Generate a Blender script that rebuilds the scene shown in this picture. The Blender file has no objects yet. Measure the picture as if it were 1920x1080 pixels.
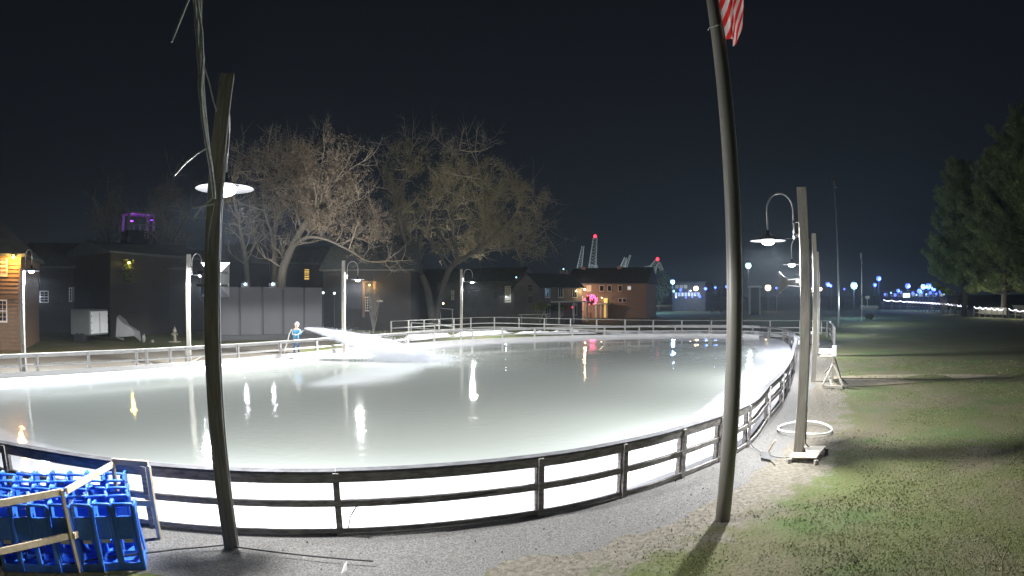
import bpy, math, random
from mathutils import Vector, Matrix, noise as mnoise
R = math.radians
random.seed(7)
scene = bpy.context.scene
C = scene.collection

# ------------------------------------------------------------ camera model
F = 1100.0; CAMH = 3.7; PIT = R(0.83)
def ray(px, py):
    dx, dy = px-960, 540-py; r = math.hypot(dx, dy) or 1e-9
    t = 2*math.asin(min(1, r/(2*F))); s = math.sin(t)/r
    x, y, z = dx*s, dy*s, math.cos(t)
    return Vector((x, z*math.cos(PIT)-y*math.sin(PIT), y*math.cos(PIT)+z*math.sin(PIT)))
def G(px, py, z=0.0):
    w = ray(px, py); k = (z-CAMH)/w.z
    return Vector((w.x*k, w.y*k, z))
def D(px, py, d):
    "point on the sight line at horizontal distance d"
    w = ray(px, py); k = d/math.hypot(w.x, w.y)
    return Vector((w.x*k, w.y*k, CAMH+w.z*k))
def proj(p):
    x, y, z = p[0], p[1], p[2]-CAMH
    f = y*math.cos(PIT)+z*math.sin(PIT); u = z*math.cos(PIT)-y*math.sin(PIT)
    n = math.sqrt(x*x+f*f+u*u); t = math.acos(f/n); r = 2*F*math.sin(t/2); rho = math.hypot(x, u)
    return 960+r*x/rho, 540-r*u/rho

cam = bpy.data.cameras.new('camera'); camo = bpy.data.objects.new('camera', cam); C.objects.link(camo)
camo.location = (0, 0, CAMH); camo.rotation_euler = (R(90)+PIT, 0, 0)
cam.type = 'PANO'; cam.panorama_type = 'FISHEYE_EQUISOLID'
cam.sensor_width = 36; cam.fisheye_lens = F*36/1920; cam.fisheye_fov = R(180)
cam.lens = 16.5
cam.clip_start = .05; cam.clip_end = 4000
scene.camera = camo

# ------------------------------------------------------------ materials
def mat(name, col, rough=.6, metal=0., var=0., scale=6., col2=None, bump=0., bscale=None, stretch=(1, 1, 1),
        spec=.5, trans=0., coat=0., detail=4., sss=0.):
    m = bpy.data.materials.new(name); m.use_nodes = True
    nt = m.node_tree; b = nt.nodes['Principled BSDF']
    b.inputs['Roughness'].default_value = rough; b.inputs['Metallic'].default_value = metal
    b.inputs['Specular IOR Level'].default_value = spec
    b.inputs['Transmission Weight'].default_value = trans
    b.inputs['Coat Weight'].default_value = coat
    b.inputs['Base Color'].default_value = (*col, 1)
    if var > 0 or col2 or bump > 0:
        tc = nt.nodes.new('ShaderNodeTexCoord'); mp = nt.nodes.new('ShaderNodeMapping')
        mp.inputs['Scale'].default_value = stretch
        nt.links.new(tc.outputs['Object'], mp.inputs[0])
        n = nt.nodes.new('ShaderNodeTexNoise'); n.inputs['Scale'].default_value = scale
        n.inputs['Detail'].default_value = detail
        nt.links.new(mp.outputs[0], n.inputs['Vector'])
        if var > 0 or col2:
            c2 = col2 or tuple(c*(1-var) for c in col)
            cr = nt.nodes.new('ShaderNodeValToRGB')
            cr.color_ramp.elements[0].position = .35; cr.color_ramp.elements[1].position = .65
            cr.color_ramp.elements[0].color = (*c2, 1); cr.color_ramp.elements[1].color = (*col, 1)
            nt.links.new(n.outputs['Fac'], cr.inputs[0]); nt.links.new(cr.outputs[0], b.inputs['Base Color'])
        if bump > 0:
            n2 = nt.nodes.new('ShaderNodeTexNoise'); n2.inputs['Scale'].default_value = bscale or scale*3
            n2.inputs['Detail'].default_value = 5
            nt.links.new(mp.outputs[0], n2.inputs['Vector'])
            bp = nt.nodes.new('ShaderNodeBump'); bp.inputs['Strength'].default_value = bump
            bp.inputs['Distance'].default_value = .02
            nt.links.new(n2.outputs['Fac'], bp.inputs['Height']); nt.links.new(bp.outputs[0], b.inputs['Normal'])
    return m
def emit(name, col, s):
    m = bpy.data.materials.new(name); m.use_nodes = True
    b = m.node_tree.nodes['Principled BSDF']
    b.inputs['Base Color'].default_value = (*[c*.5 for c in col], 1)
    b.inputs['Emission Color'].default_value = (*col, 1); b.inputs['Emission Strength'].default_value = s
    return m
M = {}
M['wood_post'] = mat('weathered_post_wood', (.40, .37, .32), .85, var=.35, scale=5, stretch=(6, 6, .5), bump=.5, bscale=9)
M['wood_pale'] = mat('pale_post_wood', (.36, .335, .28), .8, var=.3, scale=5, stretch=(6, 6, .5), bump=.4, bscale=9)
M['rail'] = mat('weathered_rail_wood', (.34, .32, .30), .75, var=.55, scale=5, bump=.6, bscale=22, stretch=(1, 1, 4), detail=8)
M['rail_cap'] = mat('grey_cap_wood', (.12, .12, .13), .8, var=.5, scale=5, bump=.5, bscale=20, stretch=(1, 1, 4))
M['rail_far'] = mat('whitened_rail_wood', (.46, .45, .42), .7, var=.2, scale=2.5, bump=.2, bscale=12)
M['board'] = mat('white_dasher_board', (.6, .59, .56), .6, var=.12, scale=1.2)
M['pine_new'] = mat('new_pine_lumber', (.66, .55, .38), .65, var=.22, scale=3, stretch=(2, 2, 2), bump=.15)
M['ply'] = mat('plywood', (.56, .49, .36), .7, var=.2, scale=2.5)
M['steel'] = mat('galvanised_steel', (.50, .50, .50), .38, 1., var=.2)
M['steel_dark'] = mat('dark_steel', (.10, .10, .11), .45, .6)
M['flagpole'] = mat('brown_painted_pole', (.19, .18, .15), .42, 0., var=.2, scale=1.5, stretch=(3, 3, .4), bump=.1)
M['shade'] = mat('dark_enamel_shade', (.008, .008, .009), .45, 0.)
M['white_paint'] = mat('white_paint', (.75, .75, .73), .5, var=.08)
M['grey_box'] = mat('grey_conduit_box', (.30, .31, .32), .5)
M['cable_pale'] = mat('frosted_cable', (.62, .64, .58), .6, var=.3, scale=20)
M['cable_black'] = mat('black_cable', (.03, .03, .03), .5)
M['rubber'] = mat('black_rubber', (.02, .02, .02), .6)
M['blue'] = mat('blue_plastic', (.018, .13, .74), .36, var=.18, scale=3, bump=.05, bscale=30, spec=.5)
M['red_plastic'] = mat('red_plastic', (.5, .03, .02), .4)
M['bulb'] = emit('lamp_glow', (1, .98, .94), 14)
M['bulb_cool'] = emit('lamp_glow_cool', (.9, .93, 1), 14)
M['bark'] = mat('grey_bark', (.19, .175, .15), .9, var=.35, scale=4, stretch=(3, 3, .7), bump=.6, bscale=10)
M['twig'] = mat('twig_bark', (.32, .28, .22), .9)
M['leaf_brown'] = mat('withered_leaves', (.25, .195, .145), .8, col2=(.17, .14, .10), scale=1.2)
M['leaf_olive'] = mat('olive_leaves', (.26, .235, .10), .8, col2=(.18, .165, .08), scale=1.0)
M['needles'] = mat('pine_needles', (.26, .31, .11), .8, col2=(.11, .145, .055), scale=.8)
M['shrub_y'] = mat('yellow_green_leaves', (.17, .18, .05), .8, col2=(.09, .11, .03), scale=3)
M['ivy'] = mat('ivy_leaves', (.13, .14, .035), .7, col2=(.07, .09, .02), scale=4)
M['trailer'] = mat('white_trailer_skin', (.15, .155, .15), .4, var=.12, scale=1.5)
M['tyre'] = mat('tyre', (.02, .02, .02), .8)
M['panel'] = mat('grey_coated_panel', (.062, .060, .064), .7, var=.15, scale=.7, stretch=(1, 1, .3))
M['clap_brown'] = mat('brown_clapboard', (.15, .09, .045), .7, var=.2, scale=3)
M['clap_grey'] = mat('grey_clapboard', (.10, .098, .085), .8, var=.2, scale=1)
M['clap_cream'] = mat('cream_clapboard', (.20, .19, .155), .8, var=.15, scale=1)
M['clap_dark'] = mat('dark_clapboard', (.032, .030, .030), .85, var=.25, scale=.6)
M['clap_redbrown'] = mat('brown_clapboard_dark', (.027, .022, .018), .85, var=.25, scale=.6)
M['trim'] = mat('painted_trim', (.52, .50, .45), .6)
M['trim_dark'] = mat('dark_trim', (.10, .09, .08), .7)
M['shingle'] = mat('dark_roof_shingle', (.07, .08, .075), .9, var=.3, scale=2)
M['glass_dark'] = mat('dark_window_glass', (.015, .018, .02), .1)
M['door_red'] = mat('red_brown_door', (.22, .05, .04), .6)
M['win_warm'] = emit('warm_window', (1, .62, .12), .9)
M['win_white'] = emit('white_window', (.9, .95, 1), .5)
M['win_dim'] = emit('dim_curtained_window', (.8, .7, .45), .10)
M['hull'] = mat('crane_steel', (.55, .60, .56), .6)
M['plastic_sheet'] = mat('white_plastic_sheeting', (.72, .72, .74), .35, var=.1, scale=1, bump=.3, bscale=4)
M['iron_pale'] = mat('painted_iron', (.2, .18, .13), .5, var=.3, scale=6)
M['horn_grey'] = mat('grey_horn_paint', (.22, .22, .23), .55)
M['silver'] = mat('silver_paint', (.2, .2, .19), .5, var=.3, scale=5)

def brick(name, c1, c2, mortar, sc=3.):
    m = bpy.data.materials.new(name); m.use_nodes = True; nt = m.node_tree; b = nt.nodes['Principled BSDF']
    b.inputs['Roughness'].default_value = .85
    tc = nt.nodes.new('ShaderNodeTexCoord'); mp = nt.nodes.new('ShaderNodeMapping'); mp.inputs['Rotation'].default_value = (R(90), 0, 0)
    br = nt.nodes.new('ShaderNodeTexBrick'); br.inputs['Scale'].default_value = sc
    br.inputs['Color1'].default_value = (*c1, 1); br.inputs['Color2'].default_value = (*c2, 1); br.inputs['Mortar'].default_value = (*mortar, 1)
    nt.links.new(tc.outputs['Object'], mp.inputs[0]); nt.links.new(mp.outputs[0], br.inputs['Vector']); nt.links.new(br.outputs['Color'], b.inputs['Base Color'])
    return m
M['blue'] = mat('blue_plastic', (.03, .18, .88), .42, col2=(.07, .25, .86), scale=7, bump=.12, bscale=40, detail=8)
M['pine_bark'] = mat('dark_pine_bark', (.06, .05, .045), .9, var=.3, scale=3)
M['brick'] = brick('red_brick', (.25, .165, .11), (.19, .125, .085), (.2, .17, .14))

def grass_mat():
    m = bpy.data.materials.new('winter_lawn'); m.use_nodes = True; nt = m.node_tree; b = nt.nodes['Principled BSDF']
    b.inputs['Roughness'].default_value = .95; b.inputs['Specular IOR Level'].default_value = .15
    tc = nt.nodes.new('ShaderNodeTexCoord')
    def noise(s, d=5., st=None):
        n = nt.nodes.new('ShaderNodeTexNoise'); n.inputs['Scale'].default_value = s; n.inputs['Detail'].default_value = d
        n.inputs['Roughness'].default_value = .6
        if st:
            mp = nt.nodes.new('ShaderNodeMapping'); mp.inputs['Scale'].default_value = st
            nt.links.new(tc.outputs['Object'], mp.inputs[0]); nt.links.new(mp.outputs[0], n.inputs['Vector'])
        else: nt.links.new(tc.outputs['Object'], n.inputs['Vector'])
        return n
    def ramp(n, p0, c0, p1, c1):
        r = nt.nodes.new('ShaderNodeValToRGB'); e = r.color_ramp.elements
        e[0].position = p0; e[1].position = p1; e[0].color = (*c0, 1); e[1].color = (*c1, 1)
        nt.links.new(n.outputs[0], r.inputs[0]); return r
    def mix(f, a, c):
        x = nt.nodes.new('ShaderNodeMix'); x.data_type = 'RGBA'
        nt.links.new(f, x.inputs['Factor']); nt.links.new(a, x.inputs['A']); nt.links.new(c, x.inputs['B']); return x.outputs['Result']
    base = ramp(noise(14, 6), .35, (.062, .070, .024), .68, (.118, .130, .048))
    straw = ramp(noise(22, 6), .35, (.075, .062, .036), .68, (.17, .155, .095))
    fac = ramp(noise(.35, 4), .44, (0, 0, 0), .62, (1, 1, 1))
    c = mix(fac.outputs[0], base.outputs[0], straw.outputs[0])
    green = ramp(noise(.28, 3, (1, 1.4, 1)), .52, (0, 0, 0), .68, (1, 1, 1))
    gcol = ramp(noise(18, 6), .35, (.042, .068, .022), .68, (.098, .140, .044))
    c = mix(green.outputs[0], c, gcol.outputs[0])
    # worn soil near the rink: vertex attribute written on the sheet
    at = nt.nodes.new('ShaderNodeAttribute'); at.attribute_name = 'soil'
    n3 = noise(1.6, 5)
    ma = nt.nodes.new('ShaderNodeMath'); ma.operation = 'ADD'
    mm = nt.nodes.new('ShaderNodeMath'); mm.operation = 'MULTIPLY_ADD'; mm.inputs[1].default_value = .9; mm.inputs[2].default_value = -.45
    nt.links.new(n3.outputs[0], mm.inputs[0]); nt.links.new(mm.outputs[0], ma.inputs[0]); nt.links.new(at.outputs['Fac'], ma.inputs[1])
    f2 = nt.nodes.new('ShaderNodeValToRGB'); f2.color_ramp.elements[0].position = .42; f2.color_ramp.elements[1].position = .62
    nt.links.new(ma.outputs[0], f2.inputs[0])
    soil = ramp(noise(10, 7), .3, (.085, .077, .06), .7, (.20, .18, .145))
    c = mix(f2.outputs[0], c, soil.outputs[0])
    nt.links.new(c, b.inputs['Base Color'])
    bp = nt.nodes.new('ShaderNodeBump'); bp.inputs['Strength'].default_value = .8; bp.inputs['Distance'].default_value = .03
    nb = noise(12, 8); nt.links.new(nb.outputs[0], bp.inputs['Height']); nt.links.new(bp.outputs[0], b.inputs['Normal'])
    return m
M['grass'] = grass_mat()
M['gravel'] = mat('frosted_gravel', (.19, .185, .175), .95, scale=34, col2=(.075, .072, .066), bump=1., bscale=75, detail=8)
M['track'] = mat('sandy_track', (.25, .205, .13), .95, scale=3, col2=(.15, .13, .075), bump=.5, bscale=20, detail=7)
M['blade'] = mat('grass_blades', (.12, .145, .048), .8, col2=(.155, .16, .068), scale=.9)

def ice_mat():
    m = bpy.data.materials.new('flooded_ice'); m.use_nodes = True; nt = m.node_tree; b = nt.nodes['Principled BSDF']
    tc = nt.nodes.new('ShaderNodeTexCoord')
    n = nt.nodes.new('ShaderNodeTexNoise'); n.inputs['Scale'].default_value = .16; n.inputs['Detail'].default_value = 3
    nt.links.new(tc.outputs['Object'], n.inputs['Vector'])
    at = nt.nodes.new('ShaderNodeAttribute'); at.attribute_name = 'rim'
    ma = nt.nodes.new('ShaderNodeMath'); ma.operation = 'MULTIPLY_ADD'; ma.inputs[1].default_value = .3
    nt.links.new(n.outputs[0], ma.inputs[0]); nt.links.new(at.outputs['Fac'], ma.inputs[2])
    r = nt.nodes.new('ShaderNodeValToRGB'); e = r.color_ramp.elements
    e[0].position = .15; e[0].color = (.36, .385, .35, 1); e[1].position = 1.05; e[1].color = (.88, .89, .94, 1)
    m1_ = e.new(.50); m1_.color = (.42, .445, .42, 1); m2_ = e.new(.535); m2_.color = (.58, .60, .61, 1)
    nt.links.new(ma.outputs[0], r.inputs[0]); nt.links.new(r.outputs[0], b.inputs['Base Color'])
    b.inputs['Roughness'].default_value = .035; b.inputs['IOR'].default_value = 1.33
    w = nt.nodes.new('ShaderNodeTexNoise'); w.inputs['Scale'].default_value = 3.2; w.inputs['Detail'].default_value = 3
    nt.links.new(tc.outputs['Object'], w.inputs['Vector'])
    w2 = nt.nodes.new('ShaderNodeTexNoise'); w2.inputs['Scale'].default_value = .22
    nt.links.new(tc.outputs['Object'], w2.inputs['Vector'])
    mr = nt.nodes.new('ShaderNodeMapRange'); mr.inputs[1].default_value = .42; mr.inputs[2].default_value = .6; mr.inputs[3].default_value = .25; mr.inputs[4].default_value = 1.0
    nt.links.new(w2.outputs[0], mr.inputs[0])
    bp = nt.nodes.new('ShaderNodeBump'); bp.inputs['Distance'].default_value = .012
    nt.links.new(mr.outputs[0], bp.inputs['Strength']); nt.links.new(w.outputs[0], bp.inputs['Height']); nt.links.new(bp.outputs[0], b.inputs['Normal'])
    return m
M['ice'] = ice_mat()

nt = M['blue'].node_tree; oi = nt.nodes.new('ShaderNodeObjectInfo'); hs_ = nt.nodes.new('ShaderNodeHueSaturation'); mr_ = nt.nodes.new('ShaderNodeMapRange')
mr_.inputs[3].default_value = .62; mr_.inputs[4].default_value = 1.08; nt.links.new(oi.outputs['Random'], mr_.inputs[0]); nt.links.new(mr_.outputs[0], hs_.inputs['Value'])
src_ = nt.nodes['Principled BSDF'].inputs['Base Color'].links[0].from_socket; nt.links.new(src_, hs_.inputs['Color']); nt.links.new(hs_.outputs[0], nt.nodes['Principled BSDF'].inputs['Base Color'])
# ------------------------------------------------------------ mesh helpers
class MB:
    def __init__(s): s.v = []; s.f = []
    def add(s, vs, fs):
        k = len(s.v); s.v += [tuple(v) for v in vs]; s.f += [tuple(i+k for i in f) for f in fs]; return s
    def box(s, c, size, rz=0, mtx=None):
        x, y, z = [q/2 for q in size]; vs = []
        for sx, sy, sz in ((-1,-1,-1),(1,-1,-1),(1,1,-1),(-1,1,-1),(-1,-1,1),(1,-1,1),(1,1,1),(-1,1,1)):
            p = Vector((sx*x, sy*y, sz*z))
            if mtx: p = mtx @ p
            elif rz: p = Matrix.Rotation(rz, 3, 'Z') @ p
            vs.append(p+Vector(c))
        return s.add(vs, [(0,3,2,1),(4,5,6,7),(0,1,5,4),(1,2,6,5),(2,3,7,6),(3,0,4,7)])
    def beam(s, a, b, w, h, up=(0, 0, 1)):
        "rectangular bar from a to b: w across, h along up"
        a, b = Vector(a), Vector(b); d = (b-a).normalized(); u = Vector(up)
        if abs(d.dot(u)) > .99: u = Vector((0, 1, 0))
        r = d.cross(u).normalized(); u = r.cross(d).normalized()
        vs = [p+r*sx*w/2+u*sz*h/2 for p in (a, b) for sx, sz in ((-1,-1),(1,-1),(1,1),(-1,1))]
        return s.add(vs, [(0,1,2,3),(7,6,5,4),(0,4,5,1),(1,5,6,2),(2,6,7,3),(3,7,4,0)])
    def tube(s, pts, rad, n=8, cap=True):
        pts = [Vector(p) for p in pts]; m = len(pts)
        if not isinstance(rad, (list, tuple)): rad = [rad]*m
        k = len(s.v); prev = None
        for i, p in enumerate(pts):
            d = (pts[min(i+1, m-1)]-pts[max(i-1, 0)])
            d = d.normalized() if d.length > 1e-9 else Vector((0, 0, 1))
            if prev is None:
                r = d.cross(Vector((0, 0, 1)))
                if r.length < .05: r = d.cross(Vector((1, 0, 0)))
            else: r = prev-d*prev.dot(d)
            r = r.normalized() if r.length > 1e-9 else Vector((1, 0, 0)); prev = r; u = d.cross(r)
            for j in range(n):
                a = 2*math.pi*j/n; q = p+(r*math.cos(a)+u*math.sin(a))*rad[i]; s.v.append((q.x, q.y, q.z))
        for i in range(m-1):
            for j in range(n):
                a, b = k+i*n+j, k+i*n+(j+1) % n; s.f.append((a, b, b+n, a+n))
        if cap: s.f.append(tuple(k+j for j in reversed(range(n)))); s.f.append(tuple(k+(m-1)*n+j for j in range(n)))
        return s
    def lathe(s, c, prof, n=24, mtx=None):
        k = len(s.v); c = Vector(c)
        for r, z in prof:
            for j in range(n):
                a = 2*math.pi*j/n; p = Vector((r*math.cos(a), r*math.sin(a), z))
                if mtx: p = mtx @ p
                s.v.append(tuple(p+c))
        for i in range(len(prof)-1):
            for j in range(n):
                a, b = k+i*n+j, k+i*n+(j+1) % n; s.f.append((a, b, b+n, a+n))
        return s
    def prism(s, poly, y0, y1):
        "poly in x,z extruded along y"
        n = len(poly); k = len(s.v)
        for y in (y0, y1):
            for x, z in poly: s.v.append((x, y, z))
        s.f.append(tuple(k+i for i in range(n))); s.f.append(tuple(k+n+i for i in reversed(range(n))))
        for i in range(n):
            j = (i+1) % n; s.f.append((k+i, k+n+i, k+n+j, k+j))
        return s
    def sphere(s, c, r, n=12, m=8, sc=(1, 1, 1)):
        k = len(s.v)
        for i in range(m+1):
            t = math.pi*i/m
            for j in range(n):
                a = 2*math.pi*j/n
                s.v.append((c[0]+r*sc[0]*math.sin(t)*math.cos(a), c[1]+r*sc[1]*math.sin(t)*math.sin(a), c[2]+r*sc[2]*math.cos(t)))
        for i in range(m):
            for j in range(n):
                a, b = k+i*n+j, k+i*n+(j+1) % n; s.f.append((a, a+n, b+n, b))
        return s
    def build(s, name, m, parent=None, smooth=False, bevel=0., recalc=True):
        me = bpy.data.meshes.new(name)
        off = Vector((0, 0, 0)); p = parent
        while p: off += Vector(p.location); p = p.parent
        me.from_pydata([(v[0]-off.x, v[1]-off.y, v[2]-off.z) for v in s.v], [], s.f)
        me.materials.append(m if not isinstance(m, str) else M[m])
        if smooth:
            for q in me.polygons: q.use_smooth = True
        o = bpy.data.objects.new(name, me); C.objects.link(o); o.parent = parent
        if smooth and smooth != 'all':
            pass
        if bevel:
            b = o.modifiers.new('bevel', 'BEVEL'); b.width = bevel; b.segments = 2; b.limit_method = 'ANGLE'
        return o
def tag(o, label=None, cat=None, group=None, kind=None):
    if label: o['label'] = label
    if cat: o['category'] = cat
    if group: o['group'] = group
    if kind: o['kind'] = kind
    return o
def empty(name, loc, label=None, cat=None, group=None):
    o = bpy.data.objects.new(name, None); C.objects.link(o); o.location = Vector(loc); o.empty_display_size = .2
    return tag(o, label, cat, group)
def copy_tree(o, parent=None):
    c = o.copy(); C.objects.link(c); c.parent = parent
    for ch in [x for x in o.children]: copy_tree(ch, c)
    return c
def point(name, loc, e, col=(1, 1, 1), rad=.08, parent=None):
    l = bpy.data.lights.new(name, 'POINT'); l.energy = e; l.color = col; l.shadow_soft_size = rad
    o = bpy.data.objects.new(name, l); C.objects.link(o)
    off = Vector((0, 0, 0)); p = parent
    while p: off += Vector(p.location); p = p.parent
    o.location = Vector(loc)-off; o.parent = parent
    return o

def spot(name, loc, e, col, aim, size, blend, rad, parent):
    l = bpy.data.lights.new(name, 'SPOT'); l.energy = e; l.color = col; l.shadow_soft_size = rad; l.spot_size = R(size); l.spot_blend = blend
    o = bpy.data.objects.new(name, l); C.objects.link(o); off = Vector((0, 0, 0)); p = parent
    while p: off += Vector(p.location); p = p.parent
    o.location = Vector(loc)-off; o.rotation_euler = aim.to_track_quat('-Z', 'Y').to_euler(); o.parent = parent
    return o

# ------------------------------------------------------------ rink outline (closed Catmull-Rom)
OUT = [(-8.9,6.85),(-5.7,7.4),(-2.65,8.2),(.45,9.35),(2.0,10.15),(3.4,11.1),(5.7,13.1),(7.5,15.75),(9.25,18.3),(11.5,22),(14.6,27.5),
       (17.6,33),(20.4,39),(21.9,44),(21.3,48.5),(17.5,51.2),(12.5,52),(6.5,51.3),(1.8,49.6),(-4.3,45.6),(-8.8,40.3),(-12.7,33.6),
       (-15.4,28.6),(-18.3,23.7),(-21.2,18.8),(-23.3,14.2),(-23.6,10),(-21,7),(-16,6),(-12,6.2)]
def cr(P, sub=10, closed=True):
    n = len(P); o = []
    for i in range(n if closed else n-1):
        g = lambda k: Vector(P[k % n]) if closed else Vector(P[max(0, min(n-1, k))])
        a, b, c, d = g(i-1), g(i), g(i+1), g(i+2)
        for k in range(sub):
            t = k/sub
            o.append(.5*((2*b)+(c-a)*t+(2*a-5*b+4*c-d)*t*t+(3*b-a-3*c+d)*t**3))
    if not closed: o.append(Vector(P[-1]))
    return o
LOOP = cr([(x, y) for x, y in OUT], 10)
NL = len(LOOP)
def normals(loop, closed=True):
    n = len(loop); o = []
    for i in range(n):
        a = loop[(i-1) % n] if closed else loop[max(0, i-1)]; b = loop[(i+1) % n] if closed else loop[min(n-1, i+1)]
        t = (b-a).normalized(); o.append(Vector((t.y, -t.x)))    # outward for this winding
    return o
LN = normals(LOOP)
def offs(d, i): i %= NL; return LOOP[i]+LN[i]*d
def inside(x, y, grow=0):
    c = False; j = NL-1
    for i in range(NL):
        a, b = LOOP[i], LOOP[j]
        if (a.y > y) != (b.y > y) and x < (b.x-a.x)*(y-a.y)/(b.y-a.y)+a.x: c = not c
        j = i
    return c
def dist_loop(x, y):
    return min((LOOP[i]-Vector((x, y))).length for i in range(0, NL, 2))

# ------------------------------------------------------------ ground
def lin(a, b, n): return [a+(b-a)*i/n for i in range(n+1)]
xs = [-2500, -900, -400, -200, -100, -60]+lin(-40, 45, 85)[:]+[60, 100, 200, 400, 900, 2500]
ys = [-600, -100, -20]+lin(-5, 70, 75)+[90, 130, 200, 400, 900, 2500]
gv = []; soil = []
for y in ys:
    for x in xs:
        near = -45 < x < 50 and -8 < y < 75
        d = dist_loop(x, y) if near else 99
        ins = near and inside(x, y)
        z = 0
        if near and not ins and d > 1.2: z = .05*mnoise.noise(Vector((x*.3, y*.3, 0)))*min(1, max(0, d-2.6)/3)
        gv.append((x, y, z))
        s = max(0, 1-abs(d-1)/2.9) if near and x > -1 else (0 if not near else .35)
        if near and ins: s = 1
        s = max(s, math.exp(-((x-11.2)**2+(y-9.8)**2)/3.2)*.6)       # worn patch by the first pole
        if x < -14 and d < 9: s = .9
        soil.append(s)
nx = len(xs)
me = bpy.data.meshes.new('ground')
me.from_pydata(gv, [], [(j*nx+i, j*nx+i+1, (j+1)*nx+i+1, (j+1)*nx+i) for j in range(len(ys)-1) for i in range(nx-1)])
a = me.attributes.new('soil', 'FLOAT', 'POINT')
for i, s in enumerate(soil): a.data[i].value = s
me.materials.append(M['grass'])
for q in me.polygons: q.use_smooth = True
go = bpy.data.objects.new('ground', me); C.objects.link(go); tag(go, kind='structure')

def sheet(name, A, B, m, z, closed=True, kind='structure'):
    mb = MB(); n = len(A)
    for p in A: mb.v.append((p.x, p.y, z))
    for p in B: mb.v.append((p.x, p.y, z))
    for i in range(n if closed else n-1):
        j = (i+1) % n; mb.f.append((i, j, n+j, n+i))
    return tag(mb.build(name, m), kind=kind)
def path_w(i):
    p = LOOP[i % NL]
    if p.y > 38: return 4.0
    if p.x < -4: return 2.0
    if p.x < -1: return 2.2
    if p.x < 2.2: return 1.75
    return 1.15+.25*mnoise.noise(Vector((p.x*.9, p.y*.9, 3)))+max(0, 1.0-abs(p.x-1)/4)*.7
GP = [(i//4, (i%4)/4) for i in range(NL*4)]
def offf(d, i, f): a, b = offs(d, i), offs(d, i+1); return a.lerp(b, f)
def wob(i, f): p = offf(0, i, f); return .22*mnoise.noise(Vector((p.x*2.3, p.y*2.3, 1)))+.10*mnoise.noise(Vector((p.x*8, p.y*8, 2)))
sheet('gravel_path', [offf(-.15, i, f) for i, f in GP], [offf(path_w(i)*(1-f)+path_w(i+1)*f+wob(i, f), i, f) for i, f in GP], 'gravel', .03)
_gp = bpy.data.objects['gravel_path'].data; _n = len(GP)
for _v in _gp.vertices[_n:]: _v.co.z = -.004
# sandy track crossing the lawn
ta = [G(1560, 706), G(1640, 703), G(1740, 702), G(1800, 702), G(1870, 703)]
tb = [G(1556, 726), G(1640, 723), G(1740, 716), G(1800, 711), G(1870, 705)]
sheet('dirt_track', [Vector(p[:2]) for p in tb], [Vector(p[:2]) for p in ta], 'track', .012, closed=False)
# ice: one surface with a rim attribute
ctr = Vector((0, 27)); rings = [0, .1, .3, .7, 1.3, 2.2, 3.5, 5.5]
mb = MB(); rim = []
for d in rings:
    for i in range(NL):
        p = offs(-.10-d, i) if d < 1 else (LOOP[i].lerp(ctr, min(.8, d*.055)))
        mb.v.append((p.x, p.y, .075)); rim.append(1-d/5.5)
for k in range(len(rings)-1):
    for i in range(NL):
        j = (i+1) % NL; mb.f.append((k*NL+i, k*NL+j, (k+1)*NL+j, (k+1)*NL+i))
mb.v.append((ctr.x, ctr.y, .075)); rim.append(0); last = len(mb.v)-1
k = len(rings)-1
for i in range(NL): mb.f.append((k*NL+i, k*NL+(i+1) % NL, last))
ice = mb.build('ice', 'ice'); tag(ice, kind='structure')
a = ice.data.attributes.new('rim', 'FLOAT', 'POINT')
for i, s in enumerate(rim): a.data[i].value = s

# ------------------------------------------------------------ fences
def cum(path):
    s = [0]
    for a, b in zip(path, path[1:]): s.append(s[-1]+(b-a).length)
    return s
def ribbon(path, nrm, o0, o1, z0, z1, name, m, parent, bevel=0):
    "a board following a path: cross-section o0..o1 sideways (outward), z0..z1"
    mb = MB(); n = len(path)
    for p, q in zip(path, nrm):
        for o, z in ((o0, z0), (o1, z0), (o1, z1), (o0, z1)): mb.v.append((p.x+q.x*o, p.y+q.y*o, z))
    for i in range(n-1):
        for j in range(4):
            a, b = i*4+j, i*4+(j+1) % 4; mb.f.append((a, b, b+4, a+4))
    mb.f += [(3, 2, 1, 0), tuple((n-1)*4+j for j in range(4))]
    return mb.build(name, m, parent)
def poly_path(pts):
    "straight boards between posts: only the corner points"
    return pts
def seg_at(loop, pxs, z=.5):
    "indices (float) where the loop projects on those columns"
    out = []
    for px, lo, hi in pxs:
        best = None
        for i in range(lo*4, hi*4):
            t = i/4; a = loop[int(t) % NL]; b = loop[(int(t)+1) % NL]; p = a.lerp(b, t-int(t))
            e = abs(proj((p.x, p.y, z))[0]-px)
            if best is None or e < best[0]: best = (e, t, p)
        out.append(best[2])
    return out
# near side posts (index ranges of LOOP), then right side, far side, left side
near_posts = [Vector(OUT[i]) for i in (0, 1, 2, 3, 4, 5)]+[Vector((4.55, 12.05)), Vector(OUT[6]), Vector(OUT[7]), Vector(OUT[8]), Vector((10.85, 20.9))]
def along(i0, i1, step):
    o = []; acc = 0; prev = LOOP[i0 % NL]
    for i in range(i0, i1+1):
        p = LOOP[i % NL]; acc += (p-prev).length; prev = p
        if acc >= step: o.append(p.copy()); acc = 0
    return o
right_posts = along(92, 140, 3.0)
far_px = [1482, 1444, 1389, 1330, 1265, 1200, 1135, 1072, 1004, 942, 886, 864, 815, 764, 710, 650, 592, 524, 448, 392, 348, 318, 276, 257, 165, 70, 41]
far_posts = seg_at(LOOP, [(p, 140, 262) for p in far_px])
rest = along(262, 298, 3.0)
posts = near_posts+right_posts+far_posts+rest
fence = empty('rink_fence', (posts[0].x, posts[0].y, 0), 'weathered timber railing that closes around the whole ice rink', 'fence')
closed_pts = posts+[posts[0]]
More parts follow.
